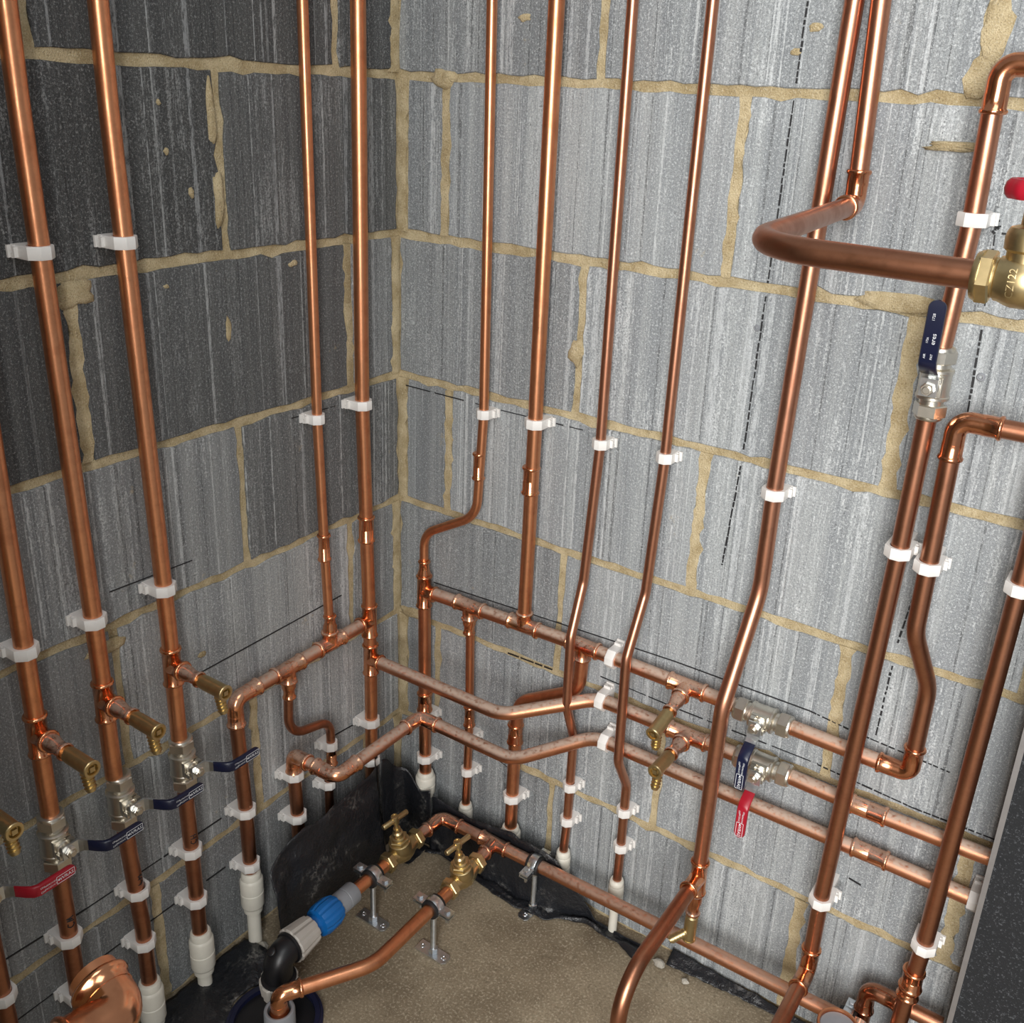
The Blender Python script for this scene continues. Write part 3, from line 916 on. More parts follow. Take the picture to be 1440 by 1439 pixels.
# ================================================================== lever ball valves
def hexagon(R, ph=0.0):
    return [(R*math.cos(ph+math.pi/3*k), R*math.sin(ph+math.pi/3*k)) for k in range(6)]
def valve_protos():
    body = MB()
    body.lathe((0, 0, 0), EZ, [(-25, 13.4), (-19, 13.4), (-18, 17), (-17, 18.6), (-14, 18.6), (-13, 17.6), (-8, 17.4), (8, 17.4), (13, 17.6), (14, 18.6), (17, 18.6), (18, 17), (19, 13.4), (25, 13.4)], 28)
    # square shoulder around the stem
    body.box((0, 12, 0), (11.5, 7, 11.5))
    body.lathe((0, 17, 0), EY, [(0, 10), (5, 10), (6, 8.5), (12, 8.5)], 20)
    body.box((8, 24, -7), (3.2, 4, 3.2)); body.box((-8, 24, 8), (3, 3.5, 3))
    b = body.mesh('body', M['nickel'], smooth=32)
    nut = MB()
    nut.prism(hexagon(18.3), (0, 0, 0), EX, EY, EZ, 0, 15, 1.4)
    nut.lathe((0, 0, 15), EZ, [(-1, 16), (1.2, 16), (2.8, 15), (4, 12.4), (4, 11.1)], 24)
    nt_ = nut.mesh('compression_nut', M['nickel'], smooth=32)
    stem = MB()
    stem.prism(hexagon(7.4, 0.3), (0, 0, 0), EZ, EX, EY, 33, 38.5, 0.8)
    stem.lathe((0, 38, 0), EY, [(0, 4.2), (3, 4.2), (3.4, 3.6)], 14)
    st = stem.mesh('stem_nut', M['nickel'], smooth=32)
    return b, nt_, st
V_BODY, V_NUT, V_STEM = valve_protos()
def lever_proto(col, lines, ln=84.0, wd=8.0):
    # a cranked flat steel lever: hub over the stem, step outwards, then a dipped grip
    prof = [(9, 31.5), (-12, 31.5), (-17, 36), (-24, 47), (-32, 59)]
    mb = MB(); t = 1.4
    up = []; dn = []
    for i, (x, y) in enumerate(prof):
        a = Vector(prof[max(i-1, 0)]); c = Vector(prof[min(i+1, len(prof)-1)])
        dd = (c-a).normalized(); nrm = Vector((-dd.y, dd.x))
        up.append((x+nrm.x*t, y+nrm.y*t)); dn.append((x-nrm.x*t, y-nrm.y*t))
    poly = up+dn[::-1]
    rings = []
    wid = [9.5, 9.5, 8, 7.2, 7.0]
    ringpts = []
    for i in range(len(prof)):
        w = wid[i]
        ringpts.append([(up[i][0], up[i][1], -w), (up[i][0], up[i][1], w), (dn[i][0], dn[i][1], w), (dn[i][0], dn[i][1], -w)])
    mb.rings(ringpts)
    arm = mb.mesh('lever_arm', M['steel'], smooth=0)
    # vinyl grip with a rounded tip
    mb = MB()
    def sec(x, y, w, th):
        return [(x, y-th, -w+1.2), (x, y-th, w-1.2), (x, y-th+1.6, w), (x, y+th-1.6, w), (x, y+th, w-1.2), (x, y+th, -w+1.2), (x, y+th-1.6, -w), (x, y-th+1.6, -w)]
    tip = ln
    secs = [sec(-19, 40.5, wd-.4, 3.0), sec(-25, 51, wd-.1, 3.4), sec(-31, 59, wd, 3.4), sec(-37, 62, wd, 3.2), sec(-(tip-8), 62.5, wd, 3.2)]
    for k in range(1, 5):
        a = math.pi/2*k/4.3
        secs.append(sec(-(tip-8+8*math.sin(a)), 62.5, max(1.6, wd*math.cos(a)), 3.2-0.9*(k/4)))
    mb.rings([s[::-1] for s in secs])
    grip = mb.mesh('grip', M[col], smooth=40)
    # printed lettering
    mb = MB()
    for s, size, x, z in lines:
        vs, fs = text_geo(s, size)
        mb.add([(-(x+v.x), 66.0, z+v.y) for v in vs], fs)
    # frame round the certification mark
    if lines[-1][0].startswith('WRAS'):
        x0, x1, w = 58, tip-3, 5.0
        for c, h in (((-(x0+x1)/2, 65.9, w), ((x1-x0)/2, .15, .25)), ((-(x0+x1)/2, 65.9, -w), ((x1-x0)/2, .15, .25)), ((-x0, 65.9, 0), (.25, .15, w)), ((-x1, 65.9, 0), (.25, .15, w))):
            mb.box(c, h)
        mb.lathe((-60.6, 65.8, 0), EY, [(0, 1.3), (.25, 1.3)], 10)
    txt = mb.mesh('lettering', M['white'], smooth=0)
    return arm, grip, txt
LINES = [('ON', 3.6, 40, 3.2), ('OFF', 3.6, 40.5, -3.2), ('APPROVED', 3.1, 50.3, 2.3), ('PRODUCT', 3.3, 50.3, -2.3), ('WRAS', 6.6, 70.6, 0)]
LEV = {'navy': lever_proto('navy', LINES), 'red': lever_proto('red', LINES)}
LEV['tall'] = lever_proto('navy', [('AIR', 3.4, 43, 3.6), ('PAT', 3.4, 43, -3.6), ('eres', 7.0, 62, -2.6), ('1726', 3.2, 60, 3.4), ('1728', 4.0, 85, 1.0)], 103, 9.2)
def ball_valve(pos, out, run, lev, rot, label, body_label=None):
    o = thing('ball_valve', label, 'valve', group='lever ball valves', matrix=frame(pos, out, run))
    put('body', V_BODY, o)
    n1 = put('compression_nut', V_NUT, o); n1.location = (0, 0, 24*S)
    n2 = put('compression_nut', V_NUT, o); n2.location = (0, 0, -24*S); n2.rotation_euler = (math.pi, 0, 0)
    put('stem_nut', V_STEM, o)
    arm, grip, txt = LEV[lev]
    a = put('lever_arm', arm, o); a.rotation_euler = (0, rot, 0)
    g = put('grip', grip, o); g.rotation_euler = (0, rot, 0)
    g['label'] = 'red vinyl grip' if lev == 'red' else 'navy vinyl grip'
    put('lettering', txt, g)
ball_valve((25, -786, 424), OUT_L, Z, 'red', 0, 'lever valve whose red grip enters from the left edge')
ball_valve((25, -690, 424), OUT_L, Z, 'navy', 0, 'nickel valve with a navy lever just above the red lever')
ball_valve((25, -594, 424), OUT_L, Z, 'navy', 0, 'middle of the three nickel valves with navy levers on the left wall')
ball_valve((25, -495, 424), OUT_L, Z, 'navy', 0, 'rightmost of the three nickel valves with navy levers on the left wall')
ball_valve((697, -25, 524), OUT_R, (1, 0, 0), 'navy', 0, 'nickel valve on the upper header with a navy lever hanging down')
ball_valve((707, -25, 446), OUT_R, (1, 0, 0), 'red', 0, 'nickel valve on the middle wall pipe with a red lever hanging down')
ball_valve((844, -58, 1052), OUT_R, Z, 'tall', math.pi/2, 'nickel valve on the seventh riser with a navy lever pointing straight up')

# ================================================================== drain cocks
def cock_protos():
    red = MB()
    red.lathe((0, 20, 0), EY, [(0, 10.9), (5, 11.0), (14, 11.0), (20, 9.2), (32, 9.0), (33.5, 10.4), (35, 11.2), (36.8, 11.2), (38, 10.2), (38, 7.6)], 22)
    r = red.mesh('reducer', M['fitting'], smooth=45)
    b = MB()
    b.lathe((0, 57, 0), EY, [(0, 7.5), (4, 7.6), (6, 9.6), (14, 9.9), (46, 9.9), (50, 10.3), (51.5, 9.6), (51.5, 7.4), (46, 7.2), (46, 0.1)], 24)
    body = b.mesh('body', M['brass_dull'], smooth=40)
    s = MB()
    s.box((0, 106.3, 0), (3.2, 2.8, 3.2))
    s.lathe((0, 104, 0), EY, [(0, 5.2), (1.2, 5.2)], 14)
    key = s.mesh('drain_key', M['brass'], smooth=0)
    e = MB()
    e.lathe((0, 106.5, 0), EY, [(0, 9.9), (0, 10.6), (1.5, 10.9), (2.6, 10.2), (2.6, 7.2), (0, 7.0)], 24, caps=(False, False))
    ring = e.mesh('end_ring', M['brass'], smooth=35)
    t = MB(); ax = Vector((0, 0.30, -0.95)).normalized(); o = Vector((0, 93, -5))
    pr = [(0, 6.4), (5, 6.4)]
    for k in range(5):
        pr += [(6+k*4.6, 7.3), (6+k*4.6+4.2, 5.6)]
    pr += [(30, 5.0), (30, 3.2), (26, 3.0)]
    t.lathe(o, ax, pr, 18)
    sp = t.mesh('hose_spout', M['brass'], smooth=30)
    return r, body, key, sp, ring
CK = cock_protos()
def drain_cock(pos, out, up, label):
    o = thing('drain_cock', label, 'drain cock', group='brass drain cocks', matrix=frame(pos, out, up))
    put('reducer', CK[0], o, jc(MD, 0.5)); put('body', CK[1], o); put('drain_key', CK[2], o); put('hose_spout', CK[3], o); put('end_ring', CK[4], o)
drain_cock((25, -786, 560), OUT_L, Z, 'brass drain cock whose tip shows at the left edge')
drain_cock((25, -690, 584), (1, 0, -0.02), Z, 'brass drain cock on the riser marked CW')
drain_cock((25, -600, 584), (1, 0, -0.03), Z, 'middle one of three whole brass drain cocks on the left wall')
drain_cock((25, -497, 584), OUT_L, Z, 'brass drain cock pointing at the left header elbow')
drain_cock((578, -25, 527), (0, -0.97, -0.22), (0, -0.22, 0.97), 'brass drain cock on the upper header')
drain_cock((588, -25, 445), (0, -1, 0.02), Z, 'brass drain cock on the middle wall pipe')
drain_cock((655, -86, 246), (-0.03, 0.0, -1), (0.6, 0.8, 0), 'brass drain cock pointing down behind the pipe bent towards the viewer')
drain_cock((910, -40, 130), (0, -0.85, -0.5), (0, -0.5, 0.85), 'brass drain cock at the bottom right under the browned elbow')

# ================================================================== push-fit couplers
def pushfit(pos, r, L, side, where, tail=0):
    o = thing('push_fit_coupler', 'cream plastic push-fit coupler '+where, 'coupler', pos, 'cream push-fit couplers')
    k = r/11.0
    mb = MB()
    w = r+7.5*max(k, 0.75)
    mb.lathe(pos, ND, [(0, r+0.4), (0, r+3.4), (1.5, r+4.4), (L*0.14, r+4.8), (L*0.16, w-1.2), (L*0.2, w), (L*0.46, w), (L*0.47, w-1), (L*0.5, w-1), (L*0.51, w), (L*0.82, w), (L*0.86, w-1.2), (L*0.87, w-2.5), (L, w-3.5)], 28)
    part('body', mb, M['pushfit'], o)
    mb = MB()
    mb.lathe(Vector(pos)+Vector((0, 0, 2.2)), ND, [(0, r+0.2), (0, r+2.6), (0.8, r+3.2), (3, r+3.2)], 24, caps=(False, False))
    part('collet', mb, M['pushfit'], o)
    if tail:
        mb = MB()
        mb.lathe(Vector(pos)+Vector((0, 0, -L)), ND, [(0, r), (tail, r)], 20)
        part('plastic_pipe', mb, M['pushfit'], o)
pushfit((25, -586, 92), 11, 84, 'L', 'at the foot of the second riser from the left edge', 9)
pushfit((25, -493, 110), 11, 80, 'L', 'at the foot of the third riser left of the corner', 28)
pushfit((25, -391, 150), 11, 78, 'L', 'on the browned left drop, standing above its plastic pipe', 70)
pushfit((83, -25, 143), 11, 52, 'R', 'in the corner behind the floor pipe', 88)
pushfit((175, -21, 112), 7.5, 46, 'R', 'half hidden behind the black membrane, second from the corner', 64)
pushfit((278, -25, 116), 11, 52, 'R', 'third from the corner on the right wall', 62)
pushfit((386, -20, 116), 7.5, 62, 'R', 'at the foot of the third riser on the right wall', 52)
pushfit((492, -20, 112), 7.5, 62, 'R', 'at the foot of the fourth riser, above the floor pipe', 48)

# ================================================================== stopcocks
def stopcock(pos, label, big=1.0, shine='brass'):
    o = thing('stopcock', label, 'stopcock', pos, 'brass stopcocks')
    c = Vector(pos); ax = Vector((0, 1, 0)); lean = Vector((0, -0.2, 1)).normalized()
    b = MB()
    b.lathe(c, ax, [(-32, 13), (-27, 13.6), (-20, 14.4), (-12, 18), (0, 20.4), (12, 18), (20, 14.4), (27, 13.6), (32, 13)], 26)
    b.lathe(c+Vector((0, -2, -4)), lean, [(0, 15), (8, 19.5), (22, 19.8), (30, 18.6), (31, 17)], 26)
    part('body', b, M[shine], o, smooth=45)
    for sgn in (-1, 1):
        n = MB()
        n.prism(hexagon(18.2, 0.2), c+ax*(30*sgn), EX, EZ, ax*sgn, 0, 13, 1.4)
        n.lathe(c+ax*(30*sgn), ax*sgn, [(-3, 14.2), (-0.2, 14.2)], 22)
        n.lathe(c+ax*(43*sgn), ax*sgn, [(-0.5, 14), (1.5, 13.6), (2.6, 11.1)], 22)
        part('compression_nut', n, M[shine], o, smooth=32)
    h = MB()
    h0 = c+Vector((0, -2, -4))
    h.prism(hexagon(17.5, 0.4), h0+lean*30, EX, lean.cross(EX), lean, 0, 9, 1.2)
    h.lathe(h0+lean*39, lean, [(0, 13), (4, 12.4), (5, 9.2), (14, 9), (15, 8), (17, 6.4), (24, 6.2)], 22)
    part('headgear', h, M[shine], o, smooth=35)
    s = MB()
    s.lathe(h0+lean*61, lean, [(0, 3.9), (18, 3.9)], 16)
    part('spindle', s, M['brass'], o)
    t = MB()
    top = h0+lean*84
    t.lathe(top-lean*9, lean, [(0, 5), (2, 6.4), (14, 6.6), (17, 6.2), (17.5, 4.4), (16, 4.0), (16, 0.1)], 18)
    bar = Vector((0.12, 1, 0.02)).normalized()
    t.lathe(top-bar*27, bar, [(0, 4.0), (1, 4.7), (53, 4.7), (54, 4.0)], 16)
    part('tee_handle', t, M[shine], o, smooth=35)
stopcock((150, -168, 98), 'brass stopcock nearest the corner, beside the black sheet', shine='brass_dull')
stopcock((272, -153, 99), 'brass stopcock standing over open floor, right of the other one', shine='brass')

# ================================================================== stand-off clamps
def stand_clamp(pos, ax, ears, h, plate_dir, label):
    o = thing('pipe_clamp', label, 'pipe clamp', (pos[0], pos[1], 0), 'rubber-lined stand-off clamps')
    c = Vector(pos); ax = Vector(ax).normalized(); e = Vector(ears).normalized()
    b = MB()
    b.lathe(c-ax*12, ax, [(0, 11.1), (0, 15.5), (1.5, 16.2), (4.5, 16.2), (5, 14.6), (19, 14.6), (19.5, 16.2), (22.5, 16.2), (24, 15.5), (24, 11.1)], 26)
    part('rubber_liner', b, M['rubber'], o)
    b = MB()
    b.lathe(c-ax*7, ax, [(0, 14.4), (0, 17), (1, 17.4), (13, 17.4), (14, 17), (14, 14.4)], 28)
    for sgn in (-1, 1):
        for dz in (-2.6, 2.6):
            b.box(c+e*(sgn*26)+EZ*dz, (11, 8.5, 1.4), e, ax, EZ)
    part('steel_band', b, M['steel'], o, smooth=32)
    for sgn in (-1, 1):
        b = MB(); q = c+e*(sgn*28)
        b.prism(hexagon(5.6), q, EX, EY, EZ, 4, 8.5, 0.6)
        b.lathe(q, ND, [(-4, 3), (16, 3), (17, 2.4)], 12)
        b.prism(hexagon(5.2), q, EX, EY, EZ, -8.5, -4, 0.5)
        part('clamp_bolt', b, M['steel'], o, smooth=32)
    b = MB()
    zt = pos[2]-16
    b.prism(hexagon(7.5), (pos[0], pos[1], zt), EX, EY, EZ, -6, 0, 0.8)
    pr = [(0, 4.6)]
    t = 2
    while t < zt-4:
        pr += [(t, 4.9), (t+1.1, 4.5)]; t += 2.2
    pr.append((zt-2, 4.6))
    b.lathe((pos[0], pos[1], zt), ND, pr, 12)
    part('threaded_rod', b, M['steel'], o, smooth=20)
    b = MB()
    pd = Vector(plate_dir).normalized(); pn = EZ.cross(pd)
    off = h
    pc = Vector((pos[0], pos[1], 0))+pd*off
    hl = 31 if not h else 20
    poly = [(-hl, -11), (hl-5, -11), (hl, -6), (hl, 6), (hl-5, 11), (-hl, 11)]
    b.prism(poly, pc, pd, pn, EZ, 0.6, 3.6, 0.5)
    b.prism(hexagon(8.2), (pos[0], pos[1], 0), EX, EY, EZ, 3.4, 14, 0.8)
    bp = part('base_plate', b, M['steel'], o, smooth=32)
    for sgn in ((-1, 1) if not h else (0.4,)):
        s = MB()
        s.lathe(pc+pd*(sgn*22), EZ, [(3.2, 4.6), (4.8, 4.0), (5.2, 2.2), (4.4, 1.6)], 14)
        part('screw', s, M['steel'], bp)
stand_clamp((150, -243, 98), (0, 1, 0), (1, 0, 0), 0, (1, 0, 0), 'stand-off clamp on the copper stub beside the grey plastic adapter')
stand_clamp((275, -236, 100), (0, 1, 0), (1, 0, 0), 0, (1, 0, 0), 'stand-off clamp with a long flat base in the middle of the floor')
stand_clamp((355, -60, 100), (1, 0, 0), (0, 1, 0), 12, (-0.1, -1, 0), 'stand-off clamp on the pipe along the right wall, right of the stopcocks')
stand_clamp((893, -60, 111), (1, 0, 0), (0, 1, 0), 0, (1, 0, 0), 'stand-off clamp at the bottom right end of the floor pipe')

# ================================================================== plastic mains connection
c0 = Vector((149, 0, 99))
o = thing('water_main_adapter', 'grey, blue and pale plastic compression joint on a black elbow rising from the floor', 'plastic fitting', (149, -450, 0))
def L_(y): return Vector((149, y, 99))
AXN = (0, -1, 0)
b = MB(); b.lathe(L_(-288), AXN, [(0, 11), (0, 17.5), (1.5, 18.5), (20, 18.5), (21, 17.6), (22, 18.5), (40, 18.5), (41, 16), (50, 16)], 28); part('grey_adapter', b, M['grey'], o)
def ribbed(mb, o0, axis, prof, n, depth):
    e1, e2, a = basis(axis); rings = []
    for t, r in prof:
        ring = []
        for k in range(n*4):
            an = 2*math.pi*k/(n*4)
            rr = r-(depth if (k % 4) in (0,) else 0.0)
            ring.append(Vector(o0)+a*t+e1*rr*math.cos(an)+e2*rr*math.sin(an))
        rings.append(ring)
    mb.rings(rings)
b = MB(); ribbed(b, L_(-326), AXN, [(0, 17), (3, 21.5), (14, 25.5), (34, 26), (44, 23), (46, 17)], 10, 1.6); part('blue_nut', b, M['blue'], o, smooth=24)
b = MB(); b.lathe(L_(-370), AXN, [(0, 16.5), (16, 16.5)], 22); part('blue_neck', b, M['blue'], o)
b = MB(); ribbed(b, L_(-381), AXN, [(0, 19), (2, 22.5), (8, 24), (40, 28), (43, 28.6), (45, 27)], 9, 2.2); part('pale_nut', b, M['palegrey'], o, smooth=24)
b = MB(); b.sweep(fillet([L_(-420), L_(-452), Vector((149, -452, 42))], 24, 10), 22, 26)
b.lathe(L_(-424), AXN, [(0, 25), (6, 25), (7, 22)], 26); b.lathe(Vector((149, -452, 64)), ND, [(0, 22), (2, 26.5), (8, 27), (10, 24)], 26)
b.lathe(Vector((149, -462, 118)), (0, -0.5, 0.85), [(0, 7), (4, 6.5), (5, 5)], 14); part('black_elbow', b, M['black'], o)
b = MB(); ribbed(b, Vector((149, -452, 60)), ND, [(0, 28), (2, 29.5), (6, 29.5), (27, 27), (30, 20)], 9, 2.0); part('lower_nut', b, M['palegrey'], o, smooth=24)
b = MB(); b.lathe(Vector((149, -452, 34)), ND, [(0, 17), (33, 17)], 22); part('blue_pipe', b, M['blue'], o)
o = thing('grey_sleeve', 'grey plastic sleeve round the copper pipe in front of the black elbow', 'pipe sleeve', (203, -500, 0))
b = MB(); b.lathe(Vector((203, -500, 0)), EZ, [(0, 20), (44, 20), (46, 22.5), (74, 22.5), (77, 21.5), (78, 19.5), (77, 17), (60, 16)], 30); part('sleeve_body', b, M['grey'], o)
o = thing('floor_duct', 'dark blue ribbed duct end set in the floor round the mains pipe', 'duct', (165, -478, 0))
b = MB(); pr = [(-6, 66)]
for k in range(2):
    pr += [(1+k*5, 72), (3+k*5, 72), (4+k*5, 68)]
pr += [(11, 67), (11, 60), (-4, 60)]
b.lathe(Vector((165, -478, 0)), EZ, pr, 44, caps=(False, False)); part('duct_wall', b, M['duct'], o)
b = MB(); b.lathe(Vector((165, -478, 1)), EZ, [(0, 61), (2, 60)], 40); part('duct_floor', b, M['black'], o)

# ================================================================== brass gate valve at the right edge
o = thing('gate_valve', 'brass gate valve with a red handwheel cut by the right edge', 'valve', (990, -434, 1229))
gx = Vector((1, -0.03, 0)).normalized(); g0 = Vector((925, -430, 1229))
b = MB()
b.prism(hexagon(19.5, 0.2), g0, Vector((0, 1, 0)), EZ, gx, 3.5, 14, 1.4)
b.lathe(g0, gx, [(0, 12), (1, 17), (4, 18.5), (5.5, 18.5)], 26)
part('compression_nut', b, M['brass'], o, smooth=32)
b = MB()
b.lathe(g0, gx, [(14, 14.5), (16, 14.5), (17, 16), (20, 16.5), (25, 18.5), (29, 19.5), (40, 19.5), (46, 17), (52, 16), (56, 16)], 30)
b.lathe(g0+gx*33, EZ, [(6, 14), (20, 14), (22, 16.5), (30, 17), (34, 16), (37, 14.5), (39, 8.5), (52, 8), (54, 6)], 26)
body = part('body', b, M['brass'], o, smooth=40)
b = MB()
b.prism(hexagon(19.5, 0.2), g0+gx*55, Vector((0, 1, 0)), EZ, gx, 0, 16, 1.6)
part('compression_nut', b, M['brass'], o, smooth=32)
b = MB(); b.lathe(g0+gx*33+EZ*50, EZ, [(0, 4), (18, 4)], 14); part('spindle', b, M['brass'], o)
b = MB(); n = 40; wc = g0+gx*34+EZ*63
for q in range(6):
    a = math.pi*2*q/6
    b.box(wc+Vector((math.cos(a)*10, math.sin(a)*10, -2)), (9, 2.6, 2), (math.cos(a), math.sin(a), 0), (-math.sin(a), math.cos(a), 0), EZ)
rr = []
for k in range(n):
    a = 2*math.pi*k/n; R0 = 20+(1.0 if (k//2) % 2 else 0)
    ring = []
    for q in range(10):
        bb = 2*math.pi*q/10
        ring.append(wc+Vector((math.cos(a)*(R0+4.5*math.cos(bb)), math.sin(a)*(R0+4.5*math.cos(bb)), 7*math.sin(bb))))
    rr.append(ring)
b.rings([r_[::-1] for r_ in rr], closed=True)
part('handwheel', b, M['red'], o, smooth=45, label='red handwheel')
vs, fs = text_geo('CZ122', 7.5)
b = MB()
b.add([g0+gx*29+Vector((-v.y, 0, v.x)) + Vector((0, -19.9+abs(v.x)*abs(v.x)*0.022, 0)) for v in vs], fs)
part('cast_lettering', b, M['brass_dull'], body, smooth=0)

# ================================================================== big copper elbow close to the lens, bottom left
p = Pipe('large shiny copper elbow close to the viewer at the bottom left', (640, -985, 820), 14, BR, name='copper_elbow')
ec = Vector((647, -985, 836))
d1 = Vector((-0.12, -0.98, 0.06)).normalized()
d2 = Vector((-0.96, 0.10, 0.24)).normalized()
p.elbow(ec, d1, d2, r=14, R=16, leg=20, leg2=11)
p.tube([ec+d1*30, ec+d1*190], 0, r=14)
p.tube([ec+d2*18, ec+d2*31], 0, r=14)

# ================================================================== open copper end at the bottom right edge
o = thing('capped_pipe', 'upright copper pipe end with a grey plug at the bottom right edge', 'pipe', (893, -118, 0))
b = MB(); b.lathe(Vector((893, -118, 0)), EZ, [(0, 27), (150, 27), (152, 28.5), (156, 29), (158, 28), (158, 25.5), (148, 25)], 36); part('copper_shell', b, M['copper'], o, jc(BR))
b = MB(); b.lathe(Vector((893, -118, 140)), EZ, [(0, 25.2), (13, 25.2), (14, 24)], 36); part('grey_plug', b, M['grey'], o)

# ================================================================== dark panel at the right
o = thing('dark_panel', 'dark speckled board with a thin metal edge at the bottom right', 'panel', (1160, -50, 0))
b = MB(); b.box((1180, -62, 470), (160, 18, 470)); part('board', b, M['speckle'], o, smooth=0)
b = MB(); b.box((1018.8, -62, 470), (1.2, 19.5, 470)); b.box((1020.8, -81.5, 470), (3.2, 0.9, 470)); part('metal_edge', b, M['trim'], o, smooth=0)

# ================================================================== damp-proof membrane
def sheet(name, label, grid, group='black polythene membrane'):
    nj = len(grid); ni = len(grid[0]); mb = MB()
    vs = [p for row in grid for p in row]
    fs = [(j*ni+i, j*ni+i+1, (j+1)*ni+i+1, (j+1)*ni+i) for j in range(nj-1) for i in range(ni-1)]
    mb.add(vs, fs)
    o = part(name, mb, M['membrane'], None, smooth=70)
    md = o.modifiers.new('thickness', 'SOLIDIFY'); md.thickness = 0.0012
    return tag(o, label, 'membrane', group)
def nz(x, y, z, s, a, k=0): return a*noise.noise(Vector((x*s, y*s, z*s+k)))
# upright flap on the left
g = []
for j in range(25):
    v = j/24; row = []
    for i in range(41):
        t = i/40
        y = -392+t*286+(v*-6)
        ztop = 168+34*math.sin(min(1, t*2.2)*math.pi/2)+6*math.sin(t*9)
        x = 60+v*26+7*math.sin(t*3.0+0.4)
        z = ztop*(1-v)+3*v
        x += nz(x, y, z, 0.02, 9)+nz(x, y, z, 0.06, 3, 7)
        if t < 0.12: x += (0.12-t)*130*(1-abs(v-0.5))
        if t > 0.9: x -= (t-0.9)*260
        row.append((max(x, 46 if t < .9 else 37), y, max(z+nz(y, z, 3, 0.03, 4), 2.5)))
    g.append(row)
sheet('membrane_sheet', 'stiff black sheet standing on edge in front of the left wall pipes', g)
# upstand along the foot of the right wall, falling out over the floor
g = []
for j in range(23):
    v = j/22; row = []
    for i in range(81):
        t = i/80; x = 118+t*456
        ztop = 118+6*math.sin(x*0.025)+nz(x, 0, 0, 0.04, 5) if x < 385 else max(9, 118-(x-385)*1.5)
        yw = -45.5+1.0*math.sin(x*0.05) if x < 385 else -45.5+min(1, (x-385)/60)*22
        reach = 15+9*math.sin(x*0.022+1)+nz(x, 0, 0, 0.03, 9)
        if v < 0.55:
            q = v/0.55
            z = ztop*(1-q)+4*q
            y = yw-1.0*q-(max(0, 1-z/76.0)*(6+11*abs(noise.noise(Vector((x*0.03, z*0.03, 4))))) if x < 385 else 0)
        else:
            q = (v-0.55)/0.45
            y = yw-8-q*reach; z = 4+(8*math.sin(q*math.pi)*(0.5+0.5*math.sin(x*0.06)) if x > 385 else 3*math.sin(q*math.pi))
        z += nz(x, y*2, z, 0.06, 3, 3)
        row.append((x+nz(x, y, z, 0.05, 2, 9), y, max(z, 3.0)))
    g.append(row)
sheet('membrane_sheet', 'black polythene upstand crumpled along the foot of the right wall', g)
# torn remains further right
g = []
for j in range(9):
    v = j/8; row = []
    for i in range(41):
        t = i/40; x = 600+t*240
        y = -6-v*(18*(1-t)+7); z = 2.6+12*(1-v)*(1-t*0.7)+abs(nz(x, y, 0, 0.06, 6))
        row.append((x, y, z))
    g.append(row)
sheet('membrane_sheet', 'torn black polythene edge showing between the screed and the right wall', g)
# upright fold that closes the corner
g = []
cp = fillet([(41, -101, 0), (39, -66, 0), (52, -47.5, 0), (112, -47, 0)], 16, 6)
acc = [0.0]
for a_, b_ in zip(cp[:-1], cp[1:]): acc.append(acc[-1]+(b_-a_).length)
for j in range(19):
    v = j/18; row = []
    for i in range(37):
        t = i/36*acc[-1]
        k = max(q for q in range(len(acc)) if acc[q] <= t+1e-6); k = min(k, len(cp)-2)
        pt = cp[k].lerp(cp[k+1], (t-acc[k])/(acc[k+1]-acc[k]))
        zt = 196-74*min(1, t/acc[-1]*1.25)+5*math.sin(t*0.12)
        z = zt*(1-v)+3*v
        row.append((pt.x+nz(t, z, 0, 0.03, 2.5)+v*4, pt.y+nz(t, z, 5, 0.03, 1.2), z))
    g.append(row)
sheet('membrane_sheet', 'black polythene fold standing upright in the corner', g)
# corner floor pool of sheet behind the stopcocks
g = []
for j in range(17):
    v = j/16; row = []
    for i in range(25):
        t = i/24; x = 66+t*50; y = -112+v*58
        z = 5+5*abs(noise.noise(Vector((x*0.05, y*0.05, 2))))
        row.append((x, y, z))
    g.append(row)
sheet('membrane_sheet', 'black polythene folded flat in the corner behind the stopcocks', g)
# strip along the left wall
g = []
for j in range(15):
    v = j/14; row = []
    for i in range(61):
        t = i/60; y = -398-t*430
        x = 5+v*(98+14*math.sin(y*0.03)+nz(y, 0, 0, 0.03, 14)); z = 3+11*math.sin(v*math.pi)*(0.5+0.5*math.sin(y*0.045+v*2))+abs(nz(x, y, 0, 0.06, 7))
        row.append((x, y, z))
    g.append(row)
sheet('membrane_sheet', 'rumpled black polythene strip on the floor below the left risers', g)

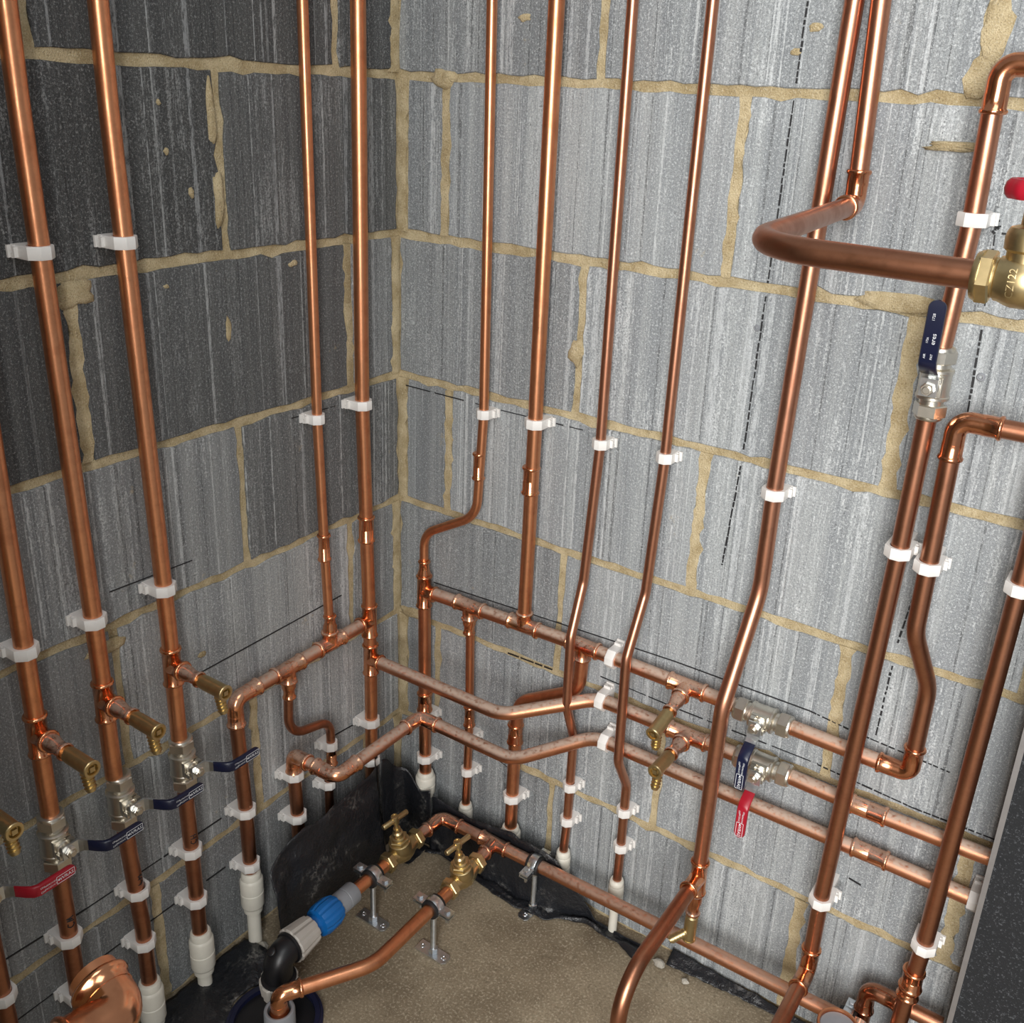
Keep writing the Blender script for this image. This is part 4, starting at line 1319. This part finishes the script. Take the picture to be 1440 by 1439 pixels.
# crumbs of mortar dropped behind the pipes
for q, (x, y, s_, lb) in enumerate([(115, -470+60, 9, 'pale mortar crumb beside the black elbow'), (42, -392, 11, 'mortar lump at the foot of the browned left drop'), (590, -36, 11, 'pale mortar flake under the floor pipe by the downward drain cock'),
                                   (640, -42, 7, 'small mortar crumb under the floor pipe, right of the flake'), (120, -535, 8, 'pale mortar crumb near the dark blue duct')]):
    rnd = random.Random(q+40); mb = MB(); rings = []
    for t, k in ((0, 0.9), (0.35, 1.0), (0.75, 0.7), (1.0, 0.25)):
        rings.append([(x+s_*k*math.cos(a*math.pi/4)*rnd.uniform(0.7, 1.2), y+s_*0.8*k*math.sin(a*math.pi/4)*rnd.uniform(0.7, 1.2), 1+t*s_*0.9) for a in range(8)])
    mb.rings(rings)
    tag(part('mortar_crumb', mb, M['rubble'], None, smooth=0), lb, 'rubble', 'mortar crumbs')

# handwriting on the copper: strokes that follow the pipe's surface
def pipe_mark(parent_label, axis_pt, r, z0, ang0, strokes, h=9.0):
    for ob in COL.objects:
        if ob.get('label') == parent_label: par = ob
    mb = MB()
    for st in strokes:
        pts = []
        for (x0, y0), (x1, y1) in zip(st[:-1], st[1:]):
            for k in range(5):
                t = k/4; x = x0+(x1-x0)*t; y = y0+(y1-y0)*t
                a = ang0+y*h/r
                pts.append((axis_pt[0]+(r+0.15)*math.cos(a), axis_pt[1]+(r+0.15)*math.sin(a), z0+x*h))
        mb.sweep(pts, 0.75, 6)
    part('handwriting', mb, M['ink'], par)
CC = [(0.75, 0.85), (0.45, 1.0), (0.1, 0.75), (0.05, 0.4), (0.3, 0.05), (0.75, 0.1)]
HH = [[(1.1, 0), (1.1, 1)], [(1.1, 0.5), (1.7, 0.5)], [(1.7, 0), (1.7, 1)]]
WW = [[(1.1, 1), (1.3, 0), (1.5, 0.8), (1.7, 0), (1.9, 1)]]
cam_xy = Vector((1059, -1217))
for L_lab, y, z, ww in (('c', -494, 286, HH), ('b', -587, 280, HH), ('a', -690, 288, WW)):
    a = math.atan2(cam_xy.y-y, cam_xy.x-25)
    pipe_mark(lab[L_lab], (25, y), 11, z, a-0.05, [CC]+ww)
